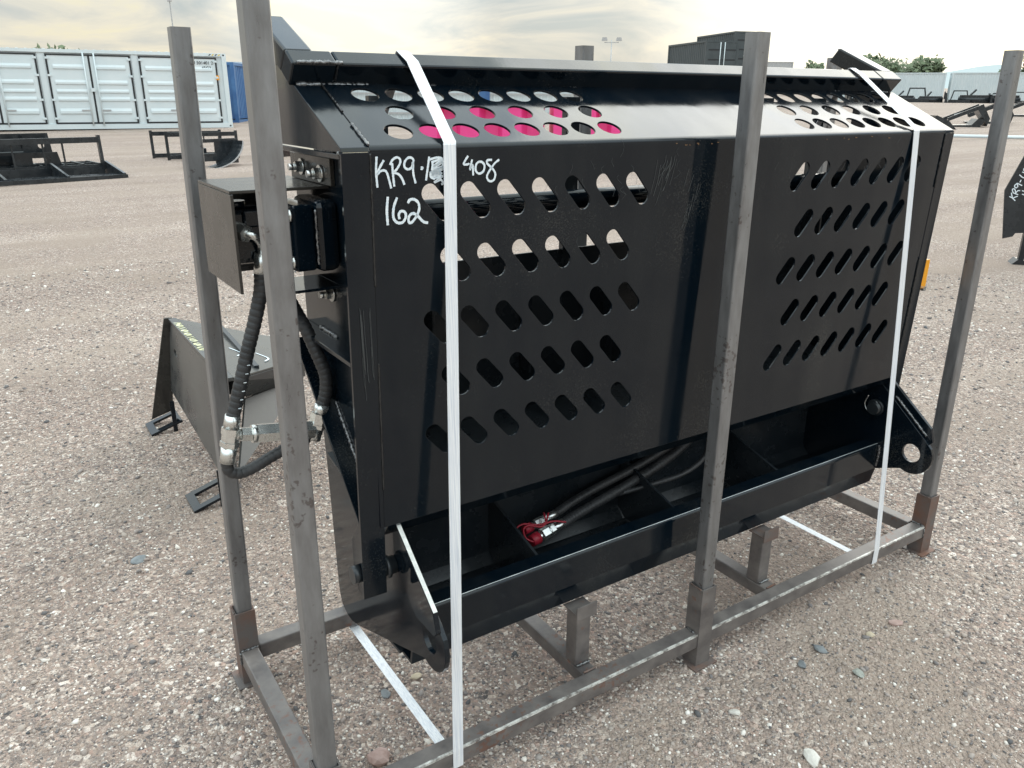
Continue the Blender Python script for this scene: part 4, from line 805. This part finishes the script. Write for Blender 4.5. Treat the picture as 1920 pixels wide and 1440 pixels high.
# ------------------------------------------------------------------ light pole, trees, hills
lp = thing('light_pole', (76.53,91.72,gz(76.53,91.72)), 'tall thin light pole with two lamp heads behind the hood', 'light pole', R(-33)); T = lp.matrix_world; hp_ = 9.0-gz(76.53,91.72)
mb = MB(T); mb.cyl((0,0,0),(0,0,hp_),.11,10,.07).put('pole', GREY, lp); MB(T).bar((-1.0,0,hp_-.3),(1.0,0,hp_-.3),.1,.1).put('crossarm', GREY, lp)
for x in (-1.0,1.0): MB(T).prism([(x-.4,hp_-.1),(x+.4,hp_-.1),(x+.3,hp_+.35),(x-.3,hp_+.35)], -.25, .25, 'y').put('lamp_head', GREY, lp)
mp_ = thing('antenna_mast', (11.6,56.5,.85), 'thin dark mast rising above the far left post', 'mast'); mb = MB(mp_.matrix_world); mb.cyl((0,0,0),(0,0,6.2),.06,8,.035); mb.cyl((0,0,6.2),(0,0,6.4),.14,8,.14); mb.put('pole', GREY, mp_)
def tree(loc, H, Rr, label, seed, n=1500, ls=.35):
    rnd = random.Random(seed); r_ = thing('tree', loc, label, 'tree', 0, 'trees beyond the yard'); T = r_.matrix_world; mb = MB(T)
    mb.sweep([(0,0,0),(.05*H,0,H*.2),(0,.03*H,H*.45),(0,0,H*.8)], [H*.035,H*.028,H*.018,H*.006], 8)
    cl = []
    for k in range(11):
        a = rnd.random()*6.28; rr = Rr*(.35+.55*rnd.random()); z = H*(.35+.55*rnd.random()); e_ = (math.cos(a)*rr, math.sin(a)*rr, z)
        mb.sweep([(0,0,z*.55),(e_[0]*.5,e_[1]*.5,z*.8),e_], [H*.014,H*.009,H*.003], 6); cl.append((Vector(e_), Rr*(.28+.25*rnd.random())))
    cl.append((Vector((0,0,H*.85)), Rr*.4)); mb.put('trunk', BARK, r_)
    lb_ = MB(T)
    for k in range(n):
        c_, cr_ = rnd.choice(cl); d = Vector((rnd.gauss(0,1),rnd.gauss(0,1),rnd.gauss(0,.8))).normalized()*cr_*(rnd.random()**.4); p = c_+d
        a = Vector((rnd.gauss(0,1),rnd.gauss(0,1),rnd.gauss(0,1))).normalized(); b_ = a.orthogonal().normalized(); s_ = ls*(.6+.8*rnd.random())
        lb_.quad(p+a*s_, p+b_*s_*.6, p-a*s_, p-b_*s_*.6)
    lb_.put('crown', LEAF, r_)
tree((99.5,65.5,1.5), 5.0, 3.0, 'leafy tree rising behind the pale containers, left part of the clump', 3, 1500, .34); tree((103.5,62.5,1.5), 4.9, 2.7, 'leafy tree rising behind the pale containers, right part of the clump', 4, 1300, .34)
tree((108.8,82.6,1.9), 5.0, 1.6, 'small tree just left of the arm tube on the right', 5, 700, .3); tree((4.3,49.9,.6), 3.35, 1.4, 'tree top peeping over the long white container', 6, 700, .16); tree((124.6,59.0,1.6), 6.2, 3.2, 'tree at the right edge of the picture behind the right post', 8, 1500, .36)
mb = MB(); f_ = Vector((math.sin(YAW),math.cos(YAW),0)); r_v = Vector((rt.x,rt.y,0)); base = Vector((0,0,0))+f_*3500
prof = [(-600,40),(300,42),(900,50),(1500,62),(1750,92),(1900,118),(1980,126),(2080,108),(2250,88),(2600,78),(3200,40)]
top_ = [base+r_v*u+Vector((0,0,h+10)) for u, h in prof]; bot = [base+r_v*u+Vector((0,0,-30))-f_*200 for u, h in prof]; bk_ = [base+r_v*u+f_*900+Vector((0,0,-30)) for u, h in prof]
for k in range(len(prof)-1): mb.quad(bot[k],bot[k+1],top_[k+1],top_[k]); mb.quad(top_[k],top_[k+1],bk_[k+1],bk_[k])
HILL = mat('hazed_hill', (.46,.52,.53), .95); tag(mb.put('hills', HILL), 'pale distant mountain on the horizon at right', kind='structure')  # distance haze is painted into the pale hill colour
